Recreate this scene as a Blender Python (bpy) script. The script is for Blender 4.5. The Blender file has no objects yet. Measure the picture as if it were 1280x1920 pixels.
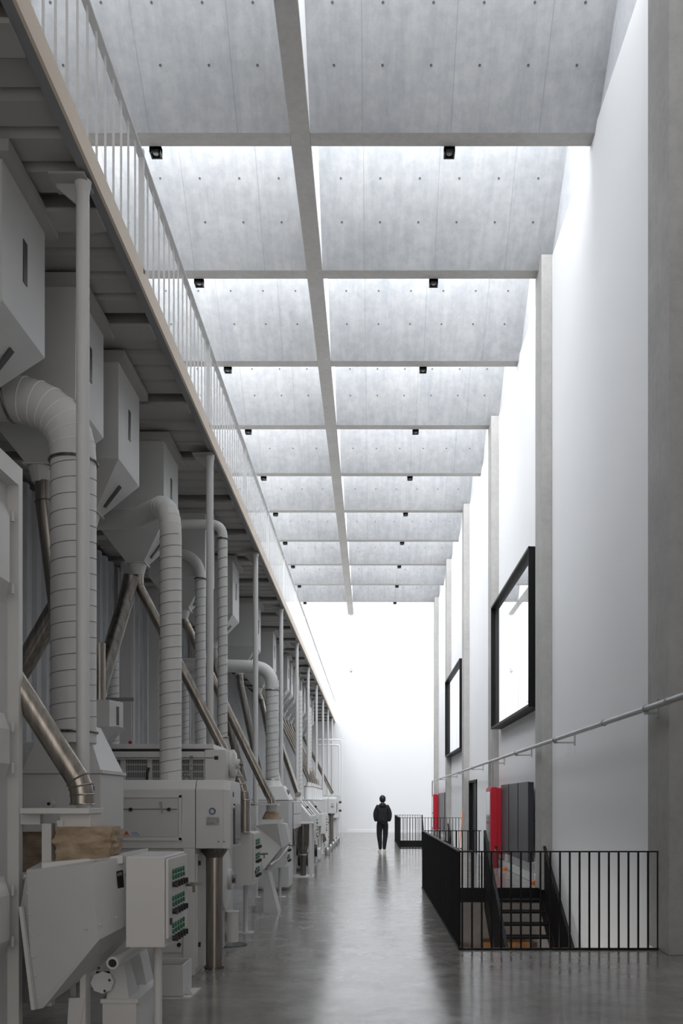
import bpy, bmesh, math, random
from mathutils import Vector, Matrix
random.seed(7)
PI = math.pi
F = 1700.0; EYE = 1.55; VX = 695.0; VY = 1504.0
def PX(px, Y): return (px - VX) * Y / F
def PZ(py, Y): return EYE + (VY - py) * Y / F
def P(px, py, Y): return (PX(px, Y), Y, PZ(py, Y))
COL = bpy.context.scene.collection
D = 3.344; YB0 = 13.21; YEND = 46.0; ZC = 11.10

# ------------------------------------------------------------------ materials
class NT:
    def __init__(s, name):
        s.m = bpy.data.materials.new(name); s.m.use_nodes = True
        s.t = s.m.node_tree; s.n = s.t.nodes; s.l = s.t.links
        s.b = s.n['Principled BSDF']
    def node(s, typ, **kw):
        x = s.n.new(typ)
        for k, v in kw.items(): setattr(x, k, v)
        return x
    def link(s, a, b): s.l.new(a, b)
    def math(s, op, a, b=None, c=None):
        x = s.node('ShaderNodeMath', operation=op)
        for i, v in enumerate((a, b, c)):
            if v is None: continue
            if isinstance(v, (int, float)): x.inputs[i].default_value = v
            else: s.link(v, x.inputs[i])
        return x.outputs[0]
    def noise(s, scale, detail=4, rough=.55, vec=None, stretch=None):
        tc = s.node('ShaderNodeTexCoord'); v = vec or tc.outputs['Object']
        if stretch:
            mp = s.node('ShaderNodeMapping'); mp.inputs['Scale'].default_value = stretch
            s.link(v, mp.inputs['Vector']); v = mp.outputs[0]
        x = s.node('ShaderNodeTexNoise'); x.inputs['Scale'].default_value = scale
        x.inputs['Detail'].default_value = detail; x.inputs['Roughness'].default_value = rough
        s.link(v, x.inputs['Vector']); return x.outputs['Fac']
    def ramp(s, fac, stops):
        r = s.node('ShaderNodeValToRGB'); e = r.color_ramp.elements
        while len(e) < len(stops): e.new(.5)
        for i, (p, c) in enumerate(stops):
            e[i].position = p; e[i].color = (*c, 1)
        s.link(fac, r.inputs[0]); return r.outputs[0]
    def mix(s, fac, a, b, mode='MIX'):
        x = s.node('ShaderNodeMix', data_type='RGBA', blend_type=mode)
        for i, v in ((0, fac), (6, a), (7, b)):
            if isinstance(v, (int, float)): x.inputs[i].default_value = v
            elif isinstance(v, tuple): x.inputs[i].default_value = (*v, 1)
            else: s.link(v, x.inputs[i])
        return x.outputs[2]
    def bump(s, h, strength=.2, dist=.01):
        x = s.node('ShaderNodeBump'); x.inputs['Strength'].default_value = strength
        x.inputs['Distance'].default_value = dist
        s.link(h, x.inputs['Height']); s.link(x.outputs[0], s.b.inputs['Normal'])

def plain(name, c, rough=.5, metal=0, vary=.06, scale=3, bump=0, spec=None):
    t = NT(name); f = t.noise(scale)
    lo = tuple(max(0, v * (1 - vary)) for v in c); hi = tuple(min(1, v * (1 + vary)) for v in c)
    t.link(t.ramp(f, [(.3, lo), (.7, hi)]), t.b.inputs['Base Color'])
    t.b.inputs['Roughness'].default_value = rough; t.b.inputs['Metallic'].default_value = metal
    if spec is not None: t.b.inputs['Specular IOR Level'].default_value = spec
    if bump: t.bump(t.noise(60), bump, .002)
    return t.m

def concrete(name, c, vary=.12, rough=.75, streak=True, warm=(1, 1, 1)):
    t = NT(name)
    a = t.noise(1.1, 6, .6); b = t.noise(9, 8, .7); g = t.noise(70, 3, .6)
    c1 = t.ramp(a, [(.3, tuple(v * (1 - vary) for v in c)), (.7, tuple(v * (1 + vary) for v in c))])
    c2 = t.ramp(b, [(.3, (.88,) * 3), (.6, (1.04, 1.03, 1.02))])
    o = t.mix(1, c1, c2, 'MULTIPLY')
    if streak:
        s_ = t.noise(3, 4, .6, stretch=(4, .3, .3))
        o = t.mix(.8, o, t.ramp(s_, [(.35, (.86, .87, .89)), (.6, (1.05, 1.05, 1.05))]), 'MULTIPLY')
    t.link(o, t.b.inputs['Base Color']); t.b.inputs['Roughness'].default_value = rough
    t.bump(g, .15, .004)
    return t.m

def soffit():
    t = NT('board formed soffit concrete')
    tc = t.node('ShaderNodeTexCoord'); sp = t.node('ShaderNodeSeparateXYZ'); t.link(tc.outputs['Object'], sp.inputs[0])
    X, Y = sp.outputs[0], sp.outputs[1]
    left = t.math('LESS_THAN', X, -1.0)
    tt = t.math('FLOORED_MODULO', t.math('SUBTRACT', 12.94, Y), D) if False else t.math('WRAP', t.math('SUBTRACT', 12.94, Y), D, 0.0)
    v = t.math('SUBTRACT', tt, .58)
    v = t.math('DIVIDE', v, .497)
    fv = t.math('MULTIPLY', t.math('SUBTRACT', v, t.math('ROUND', v)), .65)
    u = t.math('DIVIDE', t.math('ADD', t.math('ADD', X, .5), t.math('MULTIPLY', left, -.284)), .662)
    fu = t.math('MULTIPLY', t.math('SUBTRACT', u, t.math('ROUND', u)), .662)
    def dist(du, dv): return t.math('SQRT', t.math('ADD', t.math('POWER', t.math('ABSOLUTE', t.math('ADD', fu, du)), 2), t.math('POWER', t.math('ABSOLUTE', t.math('ADD', fv, dv)), 2)))
    d = dist(0, 0)
    low = t.math('GREATER_THAN', tt, .3)
    hole = t.math('MULTIPLY', t.math('LESS_THAN', d, .026), low)
    hole_shade = t.math('MULTIPLY', t.math('LESS_THAN', dist(.004, -.006), .017), low)
    w = t.math('DIVIDE', t.math('ADD', t.math('ADD', X, .12), t.math('MULTIPLY', left, -.74)), 1.26)
    wob = t.math('MULTIPLY', t.math('SUBTRACT', t.noise(.8), .5), .03)
    fw = t.math('ABSOLUTE', t.math('ADD', t.math('MULTIPLY', t.math('SUBTRACT', w, t.math('ROUND', w)), 1.26), wob))
    seam = t.math('LESS_THAN', fw, .006)
    a = t.noise(.9, 6, .65); b = t.noise(6, 8, .7); s_ = t.noise(2.2, 5, .6, stretch=(3.5, .5, .5)); g = t.noise(60, 3)
    base = t.ramp(a, [(.32, (.40, .408, .42)), (.68, (.48, .483, .49))])
    base = t.mix(1, base, t.ramp(b, [(.3, (.86, .87, .88)), (.6, (1.05, 1.04, 1.03))]), 'MULTIPLY')
    base = t.mix(.9, base, t.ramp(s_, [(.35, (.90, .91, .93)), (.6, (1.04, 1.04, 1.035))]), 'MULTIPLY')
    base = t.mix(t.math('MULTIPLY', seam, .45), base, (.22, .22, .23))
    base = t.mix(t.math('MULTIPLY', hole, .6), base, (.30, .30, .31))
    base = t.mix(hole_shade, base, (.10, .10, .10))  # shade inside the tie holes, painted as an off-centre dark spot
    t.link(base, t.b.inputs['Base Color']); t.b.inputs['Roughness'].default_value = .8
    t.bump(t.math('SUBTRACT', g, t.math('ADD', t.math('MULTIPLY', hole, 3.), seam)), .3, .006)
    return t.m

def floor_mat():
    t = NT('polished concrete floor')
    a = t.noise(.55, 7, .62); b = t.noise(3.2, 8, .7); cr = t.noise(14, 6, .7)
    base = t.ramp(a, [(.3, (.185, .170, .158)), (.7, (.30, .282, .265))])
    base = t.mix(1, base, t.ramp(b, [(.3, (.82, .82, .82)), (.65, (1.1, 1.1, 1.1))]), 'MULTIPLY')
    base = t.mix(.6, base, t.ramp(cr, [(.35, (.9, .9, .9)), (.6, (1.05, 1.05, 1.05))]), 'MULTIPLY')
    t.link(base, t.b.inputs['Base Color'])
    rr = t.node('ShaderNodeMapRange'); rr.inputs['From Min'].default_value = .3; rr.inputs['From Max'].default_value = .7
    rr.inputs['To Min'].default_value = .10; rr.inputs['To Max'].default_value = .24
    t.link(b, rr.inputs['Value']); t.link(rr.outputs[0], t.b.inputs['Roughness'])
    t.b.inputs['IOR'].default_value = 1.6
    t.bump(t.math('ADD', a, t.math('MULTIPLY', b, .25)), .12, .03)
    return t.m

def steel(name, c=(.42, .385, .345), rough=.24):
    t = NT(name)
    s_ = t.noise(5, 4, .6, stretch=(6, 6, .4))
    t.link(t.ramp(s_, [(.3, tuple(v * .65 for v in c)), (.7, tuple(v * 1.3 for v in c))]), t.b.inputs['Base Color'])
    t.b.inputs['Metallic'].default_value = 1; t.b.inputs['Roughness'].default_value = rough
    return t.m

def canvas():
    t = NT('tan canvas'); a = t.noise(7, 5, .6, stretch=(1, 1, 2.5))
    t.link(t.ramp(a, [(.3, (.27, .20, .13)), (.7, (.50, .39, .28))]), t.b.inputs['Base Color'])
    t.b.inputs['Roughness'].default_value = .95
    t.bump(a, .6, .02); return t.m

def grille_mat():
    t = NT('pierced grille sheet')
    tc = t.node('ShaderNodeTexCoord'); sp = t.node('ShaderNodeSeparateXYZ'); t.link(tc.outputs['Object'], sp.inputs[0])
    fx = t.math('FRACT', t.math('MULTIPLY', sp.outputs[0], 55)); fz = t.math('FRACT', t.math('MULTIPLY', sp.outputs[2], 14))
    slot = t.math('MULTIPLY', t.math('GREATER_THAN', fx, .42), t.math('GREATER_THAN', fz, .18))
    t.link(t.mix(slot, (.5, .5, .5), (.08, .08, .08)), t.b.inputs['Base Color']); return t.m

M = {}
M['floor'] = floor_mat()
M['soffit'] = soffit()
M['beam'] = concrete('grey beam concrete', (.47, .455, .435), .08, streak=False)
M['pillar'] = concrete('grey pillar concrete', (.40, .39, .375), .10, streak=False)
M['upwall'] = concrete('pale concrete', (.55, .56, .58), .06)
M['white'] = plain('white plaster', (.85, .85, .855), .85, vary=.012, scale=.5)
M['upstand'] = plain('white upstand', (.85, .85, .86), .85, vary=.02)
M['mach'] = plain('off white enamel', (.68, .67, .655), .36, vary=.03, scale=1.5)
M['mach2'] = plain('light grey enamel', (.60, .597, .59), .42, vary=.03, scale=1.5)
M['duct'] = plain('painted duct steel', (.68, .675, .66), .42, vary=.04, scale=2)
M['seam'] = plain('duct seam', (.25, .245, .24), .5)
M['deck'] = plain('painted deck steel', (.43, .42, .405), .55, vary=.04)
M['fascia'] = plain('cream fascia paint', (.92, .79, .645), .5, vary=.02)
M['lip'] = plain('grey steel lip', (.30, .30, .31), .5)
M['rail'] = plain('white rail paint', (.90, .90, .90), .45, vary=.02)
M['colpaint'] = plain('column paint', (.68, .675, .67), .45, vary=.03)
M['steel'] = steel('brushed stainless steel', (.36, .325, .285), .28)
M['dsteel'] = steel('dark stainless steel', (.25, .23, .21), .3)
M['hop'] = plain('satin stainless hopper', (.20, .195, .185), .35, .6)
M['black'] = plain('black steel', (.006, .0055, .006), .5, vary=.2, spec=.25)
M['blackp'] = plain('black plastic', (.02, .02, .02), .35, vary=.1)
M['dark'] = plain('dark window slot', (.06, .057, .055), .25, vary=.2)
M['green'] = plain('green lens', (.03, .16, .08), .3)
M['red'] = plain('red cabinet paint', (.50, .012, .03), .4)
M['dred'] = plain('dark red paint', (.16, .012, .015), .45)
M['orange'] = plain('orange', (.75, .20, .04), .5)
M['yellow'] = plain('yellow paint', (.75, .48, .03), .5)
M['blue'] = plain('blue print', (.04, .12, .30), .5)
M['plate'] = plain('engraved metal plate', (.33, .32, .30), .35, .5, vary=.3, scale=40)
M['sticker'] = plain('pale sticker', (.62, .62, .66), .5)
M['wood'] = plain('orange pine wood', (.55, .27, .10), .6, vary=.3, scale=6)
M['canvas'] = canvas()
M['grille'] = grille_mat()
M['radiator'] = plain('anthracite radiator', (.030, .031, .038), .4, vary=.1)
M['glass'] = plain('reflective glazing', (.90, .91, .92), .02, vary=.01, spec=1.0); 
gm = M['glass'].node_tree.nodes['Principled BSDF']; gm.inputs['Metallic'].default_value = .9
M['cabglass'] = plain('greenish cabinet glass', (.20, .27, .25), .08, vary=.1)
M['galv'] = plain('galvanised pipe', (.42, .42, .42), .35, .6, vary=.1)
M['corr'] = plain('grey corrugated sheet', (.50, .51, .52), .5, vary=.05)
M['cloth'] = plain('black cotton', (.010, .010, .013), .9, vary=.3, scale=12)
M['skin'] = plain('skin', (.35, .21, .15), .5)
M['hair'] = plain('black hair', (.008, .007, .007), .5)
M['shoe'] = plain('pale canvas shoe', (.55, .53, .48), .7)
M['lens'] = plain('lamp lens', (.55, .55, .55), .15, .4)
M['lower'] = concrete('lower level concrete', (.62, .60, .58), .08, streak=False)

# ------------------------------------------------------------------ mesh builder
class MB:
    def __init__(s): s.v = []; s.f = []
    def add(s, vs, fs):
        o = len(s.v); s.v += [tuple(v) for v in vs]; s.f += [tuple(i + o for i in f) for f in fs]; return s
    def box(s, x0, x1, y0, y1, z0, z1):
        return s.hexa([(x0, y0, z0), (x1, y0, z0), (x1, y1, z0), (x0, y1, z0), (x0, y0, z1), (x1, y0, z1), (x1, y1, z1), (x0, y1, z1)])
    def hexa(s, p):
        return s.add(p, [(0, 3, 2, 1), (4, 5, 6, 7), (0, 1, 5, 4), (1, 2, 6, 5), (2, 3, 7, 6), (3, 0, 4, 7)])
    def frustum(s, b, t):   # b,t = (x0,x1,y0,y1,z)
        return s.hexa([(b[0], b[2], b[4]), (b[1], b[2], b[4]), (b[1], b[3], b[4]), (b[0], b[3], b[4]),
                       (t[0], t[2], t[4]), (t[1], t[2], t[4]), (t[1], t[3], t[4]), (t[0], t[3], t[4])])
    def loft(s, a, b):      # two closed loops of equal length
        n = len(a)
        return s.add(list(a) + list(b), [tuple(range(n))[::-1], tuple(range(n, 2 * n))] + [(i, (i + 1) % n, n + (i + 1) % n, n + i) for i in range(n)])
    def tube(s, path, r, n=16, cap=True):
        path = [Vector(p) for p in path]; rs = r if isinstance(r, (list, tuple)) else [r] * len(path)
        rings = []; up = None
        for i, p in enumerate(path):
            d = (path[min(i + 1, len(path) - 1)] - path[max(i - 1, 0)]).normalized()
            if up is None:
                up = Vector((0, 0, 1)) if abs(d.z) < .9 else Vector((1, 0, 0))
            a = d.cross(up)
            if a.length < 1e-4: a = d.orthogonal()
            a.normalize(); b = a.cross(d).normalized(); up = b
            rings.append([p + (a * math.cos(2 * PI * k / n) + b * math.sin(2 * PI * k / n)) * rs[i] for k in range(n)])
        o = len(s.v)
        for rg in rings: s.v += [tuple(v) for v in rg]
        for i in range(len(rings) - 1):
            for k in range(n):
                s.f.append((o + i * n + k, o + i * n + (k + 1) % n, o + (i + 1) * n + (k + 1) % n, o + (i + 1) * n + k))
        if cap:
            s.f.append(tuple(o + k for k in range(n))[::-1]); s.f.append(tuple(o + (len(rings) - 1) * n + k for k in range(n)))
        return s
    def torus(s, c, axis, R, r, n=28, m=6):
        axis = Vector(axis).normalized(); a = axis.orthogonal().normalized(); b = axis.cross(a)
        c = Vector(c); o = len(s.v)
        for i in range(n):
            e = a * math.cos(2 * PI * i / n) + b * math.sin(2 * PI * i / n)
            for j in range(m):
                s.v.append(tuple(c + e * (R + r * math.cos(2 * PI * j / m)) + axis * r * math.sin(2 * PI * j / m)))
        for i in range(n):
            for j in range(m):
                s.f.append((o + i * m + j, o + ((i + 1) % n) * m + j, o + ((i + 1) % n) * m + (j + 1) % m, o + i * m + (j + 1) % m))
        return s
    def ball(s, c, r, n=12, m=8):
        rx, ry, rz = (r, r, r) if isinstance(r, (int, float)) else r
        path = []; o = len(s.v)
        for i in range(m + 1):
            th = PI * i / m
            for k in range(n):
                ph = 2 * PI * k / n
                s.v.append((c[0] + rx * math.sin(th) * math.cos(ph), c[1] + ry * math.sin(th) * math.sin(ph), c[2] + rz * math.cos(th)))
        for i in range(m):
            for k in range(n):
                s.f.append((o + i * n + k, o + (i + 1) * n + k, o + (i + 1) * n + (k + 1) % n, o + i * n + (k + 1) % n))
        return s
    def helix(s, c, z0, z1, R, pitch, r=.004):
        n = int((z1 - z0) / pitch * 20); pts = []
        for i in range(n + 1):
            a = 2 * PI * i / 20
            pts.append((c[0] + R * math.cos(a), c[1] + R * math.sin(a), z0 + pitch * i / 20))
        return s.tube(pts, r, 4)
    def build(s, name, mat, parent=None, smooth=False, bevel=0, base=None):
        loc = Vector(parent.matrix_world.translation) if parent else Vector((0, 0, 0))
        if parent:
            p = parent; loc = Vector((0, 0, 0))
            while p: loc += p.location; p = p.parent
        elif base is not None: loc = Vector(base)
        me = bpy.data.meshes.new(name)
        me.from_pydata([tuple(Vector(v) - loc) for v in s.v], [], s.f)
        bm = bmesh.new(); bm.from_mesh(me); bmesh.ops.remove_doubles(bm, verts=bm.verts, dist=1e-6)
        bmesh.ops.recalc_face_normals(bm, faces=bm.faces); bm.to_mesh(me); bm.free()
        if smooth:
            for p in me.polygons: p.use_smooth = True
        me.materials.append(mat)
        o = bpy.data.objects.new(name, me); COL.objects.link(o)
        if parent: o.parent = parent
        else: o.location = loc
        if smooth == 'auto' or smooth is True:
            md = o.modifiers.new('edge', 'EDGE_SPLIT'); md.split_angle = math.radians(38)
        if bevel:
            md = o.modifiers.new('bevel', 'BEVEL'); md.width = bevel; md.segments = 2; md.limit_method = 'ANGLE'
        return o

def tag(o, label=None, cat=None, group=None, kind=None):
    if label: o['label'] = label
    if cat: o['category'] = cat
    if group: o['group'] = group
    if kind: o['kind'] = kind
    return o
def thing(name, label, cat, loc, group=None):
    o = bpy.data.objects.new(name, None); COL.objects.link(o); o.location = loc; o.empty_display_size = .1
    return tag(o, label, cat, group)
def struct(name, mb, mat, **k):
    o = mb.build(name, mat, **k); o['kind'] = 'structure'; return o
def bx(*a): return MB().box(*a)
def tb(path, r, n=16): return MB().tube(path, r, n)
def cyl(c, axis, r, l, n=20):
    c = Vector(c); a = Vector(axis).normalized(); return MB().tube([c, c + a * l], r, n)
def arc(p0, p1, p2, k=8):   # smooth corner points between p0 -> p1(corner) -> p2 (p0,p2 tangent points)
    p0, p1, p2 = map(Vector, (p0, p1, p2)); out = []
    for i in range(k + 1):
        t = i / k; out.append((1 - t) ** 2 * p0 + 2 * t * (1 - t) * p1 + t * t * p2)
    return out
ORD = ['nearest', 'second', 'third', 'fourth', 'fifth', 'sixth', 'seventh', 'eighth', 'ninth', 'tenth', 'eleventh', 'twelfth', 'thirteenth', 'fourteenth', 'fifteenth', 'sixteenth', 'seventeenth', 'eighteenth', 'nineteenth', 'twentieth']

# ------------------------------------------------------------------ room shell
XR = 3.20; XL = -6.5; XLL = -4.35
H1 = (.95, XR, 9.55, 16.42); H2 = (.98, XR, 30.3, 36.6)
fl = MB(); T = -.28
for r in ((XL, .95, -4, YEND), (.95, XR + .3, -4, 9.55), (.95, XR + .3, 16.42, 30.3), (.95, XR + .3, 36.6, YEND)):
    fl.box(r[0], r[1], r[2], r[3], T, 0)
fl.box(.95, .98, 30.3, 36.6, T, 0)
struct('floor', fl, M['floor'])
lf = MB(); lf.box(-1, 5, 6, 19.5, -3.5, -3.4); lf.box(-1, 5, 27, 39, -3.5, -3.4)
struct('floor', lf, M['lower'])
lw = MB()
for a, b in ((9.0, 18.2), (29.8, 38.2)):
    lw.box(-.4, 4, b, b + .15, -3.4, T); lw.box(.0, .1, a - 2, b, -3.4, T); lw.box(0, 4, a - 2.1, a - 2, -3.4, T)
struct('wall_lower', lw, M['lower'])
lw = MB()
for a, b in ((9.0, 18.2), (29.8, 38.2)): lw.box(XR, XR + .15, a - 2, b, -3.4, T - .001)
struct('wall_lower', lw, M['white'])
struct('wall_end', bx(XL, XR + .3, YEND, YEND + .2, T, 14.2), M['white'])
struct('wall_back', bx(XL, XR + .3, -4.2, -4, T, 14.2), M['white'])
struct('baseboard_end', bx(-1.2, XR, YEND - .02, YEND, 0, .16), M['rail'], bevel=.004)
# right wall: white lining below the beams, concrete above; opening for the door
DY0, DY1, DZ = 27.3, 29.4, 2.24
wr = MB(); wr.box(XR, XR + .25, -4, DY0, T, ZC + .1); wr.box(XR, XR + .25, DY1, YEND, T, ZC + .1); wr.box(XR, XR + .25, DY0, DY1, DZ, ZC + .1); wr.box(XR + .24, XR + .3, DY0, DY1, 0, DZ)
struct('wall_right', wr, M['white'])
struct('wall_right', bx(XR + .02, XR + .3, -4, YEND, ZC + .1, 14.2), M['upwall'])
struct('wall_left', bx(XL - .2, XL, -4, YEND, T, 14.2), M['white'])
# corrugated wall under the mezzanine
cw = MB(); y = 4.0; prof = []
while y < YEND:
    prof += [(XLL, y), (XLL, y + .16), (XLL + .05, y + .20), (XLL + .05, y + .30), (XLL, y + .34)]; y += .34
for i in range(len(prof) - 1):
    (xa, ya), (xb, yb) = prof[i], prof[i + 1]
    if yb - ya < 1e-6 and abs(xa - xb) < 1e-6: continue
    o = len(cw.v); cw.v += [(xa, ya, 0), (xb, yb, 0), (xb, yb, 5.55), (xa, ya, 5.55)]; cw.f.append((o, o + 1, o + 2, o + 3))
struct('wall_left', cw, M['corr'])
# upper roof: sawtooth slabs
TAN = .84; ce = MB()
NMIN = -4
for n in range(NMIN, 10):
    ye = YB0 - .27 + D * n; ys = ye - D + .36; dy = ye - ys
    for x0, x1 in ((-.87, XR + .02), (-5.24, -1.16), (XL, -5.5)):
        ce.hexa([(x0, ys, ZC + TAN * dy), (x1, ys, ZC + TAN * dy), (x1, ye, ZC), (x0, ye, ZC),
                 (x0, ys, ZC + TAN * dy + .25), (x1, ys, ZC + TAN * dy + .25), (x1, ye + .2, ZC + .25), (x0, ye + .2, ZC + .25)])
struct('ceiling', ce, M['soffit'])
LB = YB0 + D * 9
struct('ceiling', bx(XL, XR + .3, LB + .0, YEND + .2, 14.0, 14.2), M['upstand'])
# ridge upstands over the long beams
up = MB()
for x0, x1 in ((-1.157, -.866), (-5.503, -5.236)): up.box(x0, x1, -3.99, YEND - .01, ZC + .012, 14.1)
struct('trim_1', up, M['upstand'])
lb = thing('long_beam', 'long concrete ceiling beam running the length of the hall above the aisle', 'beam', (-1.015, 20, ZC))
bx(-1.16, -.87, -4, YEND, ZC, ZC + .45).build('beam_body', M['beam'], lb, bevel=.012)
lb2 = thing('long_beam', 'long concrete ceiling beam above the mezzanine deck on the left', 'beam', (-5.37, 20, ZC))
bx(-5.5, -5.24, -4, YEND, ZC, ZC + .45).build('beam_body', M['beam'], lb2, bevel=.012)
for n in range(NMIN, 10):
    yf = YB0 + D * n
    which = ORD[n] if n >= 0 else 'hidden overhead'
    if n < -1: lab = 'concrete cross beam behind the camera, bay %s' % ORD[-n]
    elif n == -1: lab = 'concrete cross beam directly overhead in front of the camera'
    else: lab = '%s concrete ceiling cross beam in view, counted from the camera' % which
    o = MB()
    for x0, x1 in ((-.872, XR + .02), (-5.242, -1.158), (XL, -5.498)): o.box(x0, x1, yf - .27, yf, ZC + (.001), ZC + .5)
    b = o.build('cross_beam', M['beam'], base=(1, yf - .13, ZC), bevel=.01)
    tag(b, lab, 'beam', 'concrete cross beams of the ceiling')
# pillars against the right wall
for k, n in enumerate((-1, 1, 3, 5, 7, 9)):
    y0 = YB0 + D * n - .55; y1 = y0 + .60
    if k == 0: y0, y1 = 9.16, 9.86
    lab = ['widest concrete pillar at the right edge, front railing fixed to it',
           'second concrete pillar from the camera, beside the large window',
           'third concrete pillar from the camera, behind the red cabinet',
           'fourth concrete pillar from the camera, wooden pole leaning on it, beside the small window',
           'fifth concrete pillar from the camera, past the farther window',
           'farthest concrete pillar on the right wall, near the end wall'][k]
    p = thing('concrete_pillar', lab, 'pillar', (3.1, y0, 0), 'concrete pillars along the right wall')
    zt = ZC + (.12 if k else .6)
    MB().box(3.01, XR, y0, y1, 0, zt).build('shaft', M['pillar'], p, bevel=.008)

# ------------------------------------------------------------------ downlights
for n in range(0, 10):
    yf = YB0 + D * n
    for sx, side in ((1.15, 'right'), (-3.15, 'left')):
        t = thing('downlight', 'small square black downlight on the %s cross beam, %s of the long beam' % (ORD[n], side), 'downlight', (sx, yf + .09, ZC - .05), 'black square downlights under the cross beams')
        zb = ZC - .07; w = .078
        o = MB(); y0 = yf + .005; y1 = y0 + 2 * w; e = .022
        o.box(sx - w, sx + w, y0, y0 + e, zb, zb + .14); o.box(sx - w, sx + w, y1 - e, y1, zb, zb + .14)
        o.box(sx - w, sx - w + e, y0, y1, zb, zb + .14); o.box(sx + w - e, sx + w, y0, y1, zb, zb + .14)
        o.box(sx - w, sx + w, y0, y1, zb + .04, zb + .14)
        o.build('housing', M['blackp'], t)
        if n < 6:
            yc = (y0 + y1) / 2
            MB().torus((sx, yc, zb + .028), (0, 0, 1), .033, .010, 20, 6).build('ring', M['lens'], t, smooth=True)
            cyl((sx, yc, zb + .02), (0, 0, 1), .018, .022, 12).build('lamp', M['lens'], t)

# ------------------------------------------------------------------ mezzanine
ZD = 5.60
mz = thing('mezzanine_deck', 'mezzanine deck with cream edge band above the machines', 'balcony', (-4, 20, ZD))
bx(XLL - 2.1, -1.86, 3.2, YEND, ZD + .16, ZD + .22).build('deck_plate', M['deck'], mz)
bx(-1.81, -1.79, 3.2, YEND, ZD, 5.76).build('fascia', M['fascia'], mz)
o = MB(); o.box(-1.87, -1.81, 3.2, YEND, ZD - .0, ZD + .012); o.box(-1.87, -1.81, 3.2, YEND, 5.745, 5.758)
o.build('edge_channel', M['lip'], mz)
y = 3.6; k = 0
while y < YEND - .2:
    wide = (k % 5 == 4)
    o = MB()
    if wide: o.box(XLL, -1.87, y - .11, y + .11, ZD - .02, ZD + .01); o.box(XLL, -1.87, y - .012, y + .012, ZD, ZD + .16)
    else:
        o.loft([(XLL, y - .10, ZD + .05), (XLL, y + .10, ZD + .05), (XLL, y + .145, ZD + .09), (XLL, y + .145, ZD + .14), (XLL, y - .145, ZD + .14), (XLL, y - .145, ZD + .09)],
               [(-1.87, y - .10, ZD + .05), (-1.87, y + .10, ZD + .05), (-1.87, y + .145, ZD + .09), (-1.87, y + .145, ZD + .14), (-1.87, y - .145, ZD + .14), (-1.87, y - .145, ZD + .09)])
    o.build('rib', M['deck'], mz); y += .30; k += 1
# white steel columns below it
CY = [5.89, 10.54, 14.72, 18.92, 22.95, 27.1, 31.2, 35.4, 39.5, 43.6]
for k, y in enumerate(CY):
    t = thing('steel_column', '%s slender white round column carrying the mezzanine edge' % ORD[k], 'column', (-1.87, y, 0), 'slender white columns under the mezzanine edge')
    tb([(-1.87, y, 0), (-1.87, y, ZD - .09)], .042, 24).build('shaft', M['colpaint'], t, smooth=True)
    MB().tube([(-1.87, y, ZD - .10), (-1.87, y, ZD - .02)], [.042, .055], 20).build('cap', M['colpaint'], t, smooth=True)
    o = MB(); o.box(-2.06, -1.83, y - .10, y + .10, ZD - .035, ZD - .02); o.hexa([(-2.04, y - .006, ZD - .06), (-1.9, y - .006, ZD - .18), (-1.9, y + .006, ZD - .18), (-2.04, y + .006, ZD - .06), (-2.04, y - .006, ZD - .03), (-1.9, y - .006, ZD - .03), (-1.9, y + .006, ZD - .03), (-2.04, y + .006, ZD - .03)])
    o.build('head_plate', M['deck'], t)
    bx(-1.95, -1.79, y - .08, y + .08, 0, .012).build('base_plate', M['colpaint'], t)
# balcony railing
br = thing('balcony_railing', 'white railing of thin upright bars along the mezzanine edge', 'railing', (-1.81, 20, 5.76))
bx(-1.835, -1.785, 3.3, YEND - .02, 6.635, 6.65).build('top_rail', M['rail'], br)
stuff = MB(); nb = 0; i = 0; y = 7.16 - 19 * .1955
while y < YEND - .1:
    k = round((y - 7.16) / .1955)
    if k % 15 == 0:
        bx(-1.83, -1.79, y - .016, y + .016, 5.72, 6.70).build('post', M['rail'], br)
    elif nb < 100:
        bx(-1.816, -1.804, y - .0075, y + .0075, 5.74, 6.64).build('baluster', M['rail'], br); nb += 1
    else: stuff.box(-1.816, -1.804, y - .0075, y + .0075, 5.74, 6.64)
    y += .1955
stuff.build('baluster', M['rail'], br)['kind'] = 'stuff'

# ------------------------------------------------------------------ black guard rails and stairs
def guard(name, lab, hole, x_st, post_end):
    x0, x1, y0, y1 = hole; x0 -= .012
    t = thing(name, lab, 'railing', (x0, y0, 0), 'black guardrails around the stairwells')
    H = 1.03; a = y0 - .04; b = y1
    xe = 3.0 if post_end else XR
    bars = 0; big = MB()
    def bar(x, y, dx=.009, dy=.009, z0=.0, z1=H):
        bx(x - dx, x + dx, y - dy, y + dy, z0, z1).build('baluster', M['black'], t)
    n = int((xe - x0) / .1025)
    for i in range(n + 1): bar(x0 + .02 + i * .1025, a)
    m = 66 if post_end else 40
    for i in range(1, m): bar(x0, a + (b - a) * i / m, .012, .008)
    k = int((x_st - x0) / .1025)
    for i in range(k + 1): bar(x0 + i * .1025, b + .02)
    tr = MB()
    tr.box(x0 - .006, xe + .02, a - .02, a + .02, H - .006, H + .008); tr.box(x0 - .02, x0 + .02, a, b, H - .006, H + .008); tr.box(x0, x_st, b, b + .04, H - .006, H + .008)
    tr.build('top_rail', M['black'], t)
    br_ = MB(); br_.box(x0 - .006, xe + .01, a - .02, a + .02, .0, .02); br_.box(x0 - .02, x0 + .02, a, b, .0, .02)
    br_.build('bottom_rail', M['black'], t)
    br_ = MB(); br_.box(x0 + .02, XR, b - .012, b + .0, T + .02, .001); br_.box(x0 + .012, x0 + .03, a + .02, b, T, .0)
    br_.build('edge_plate', M['black'], t)
    return t
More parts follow.
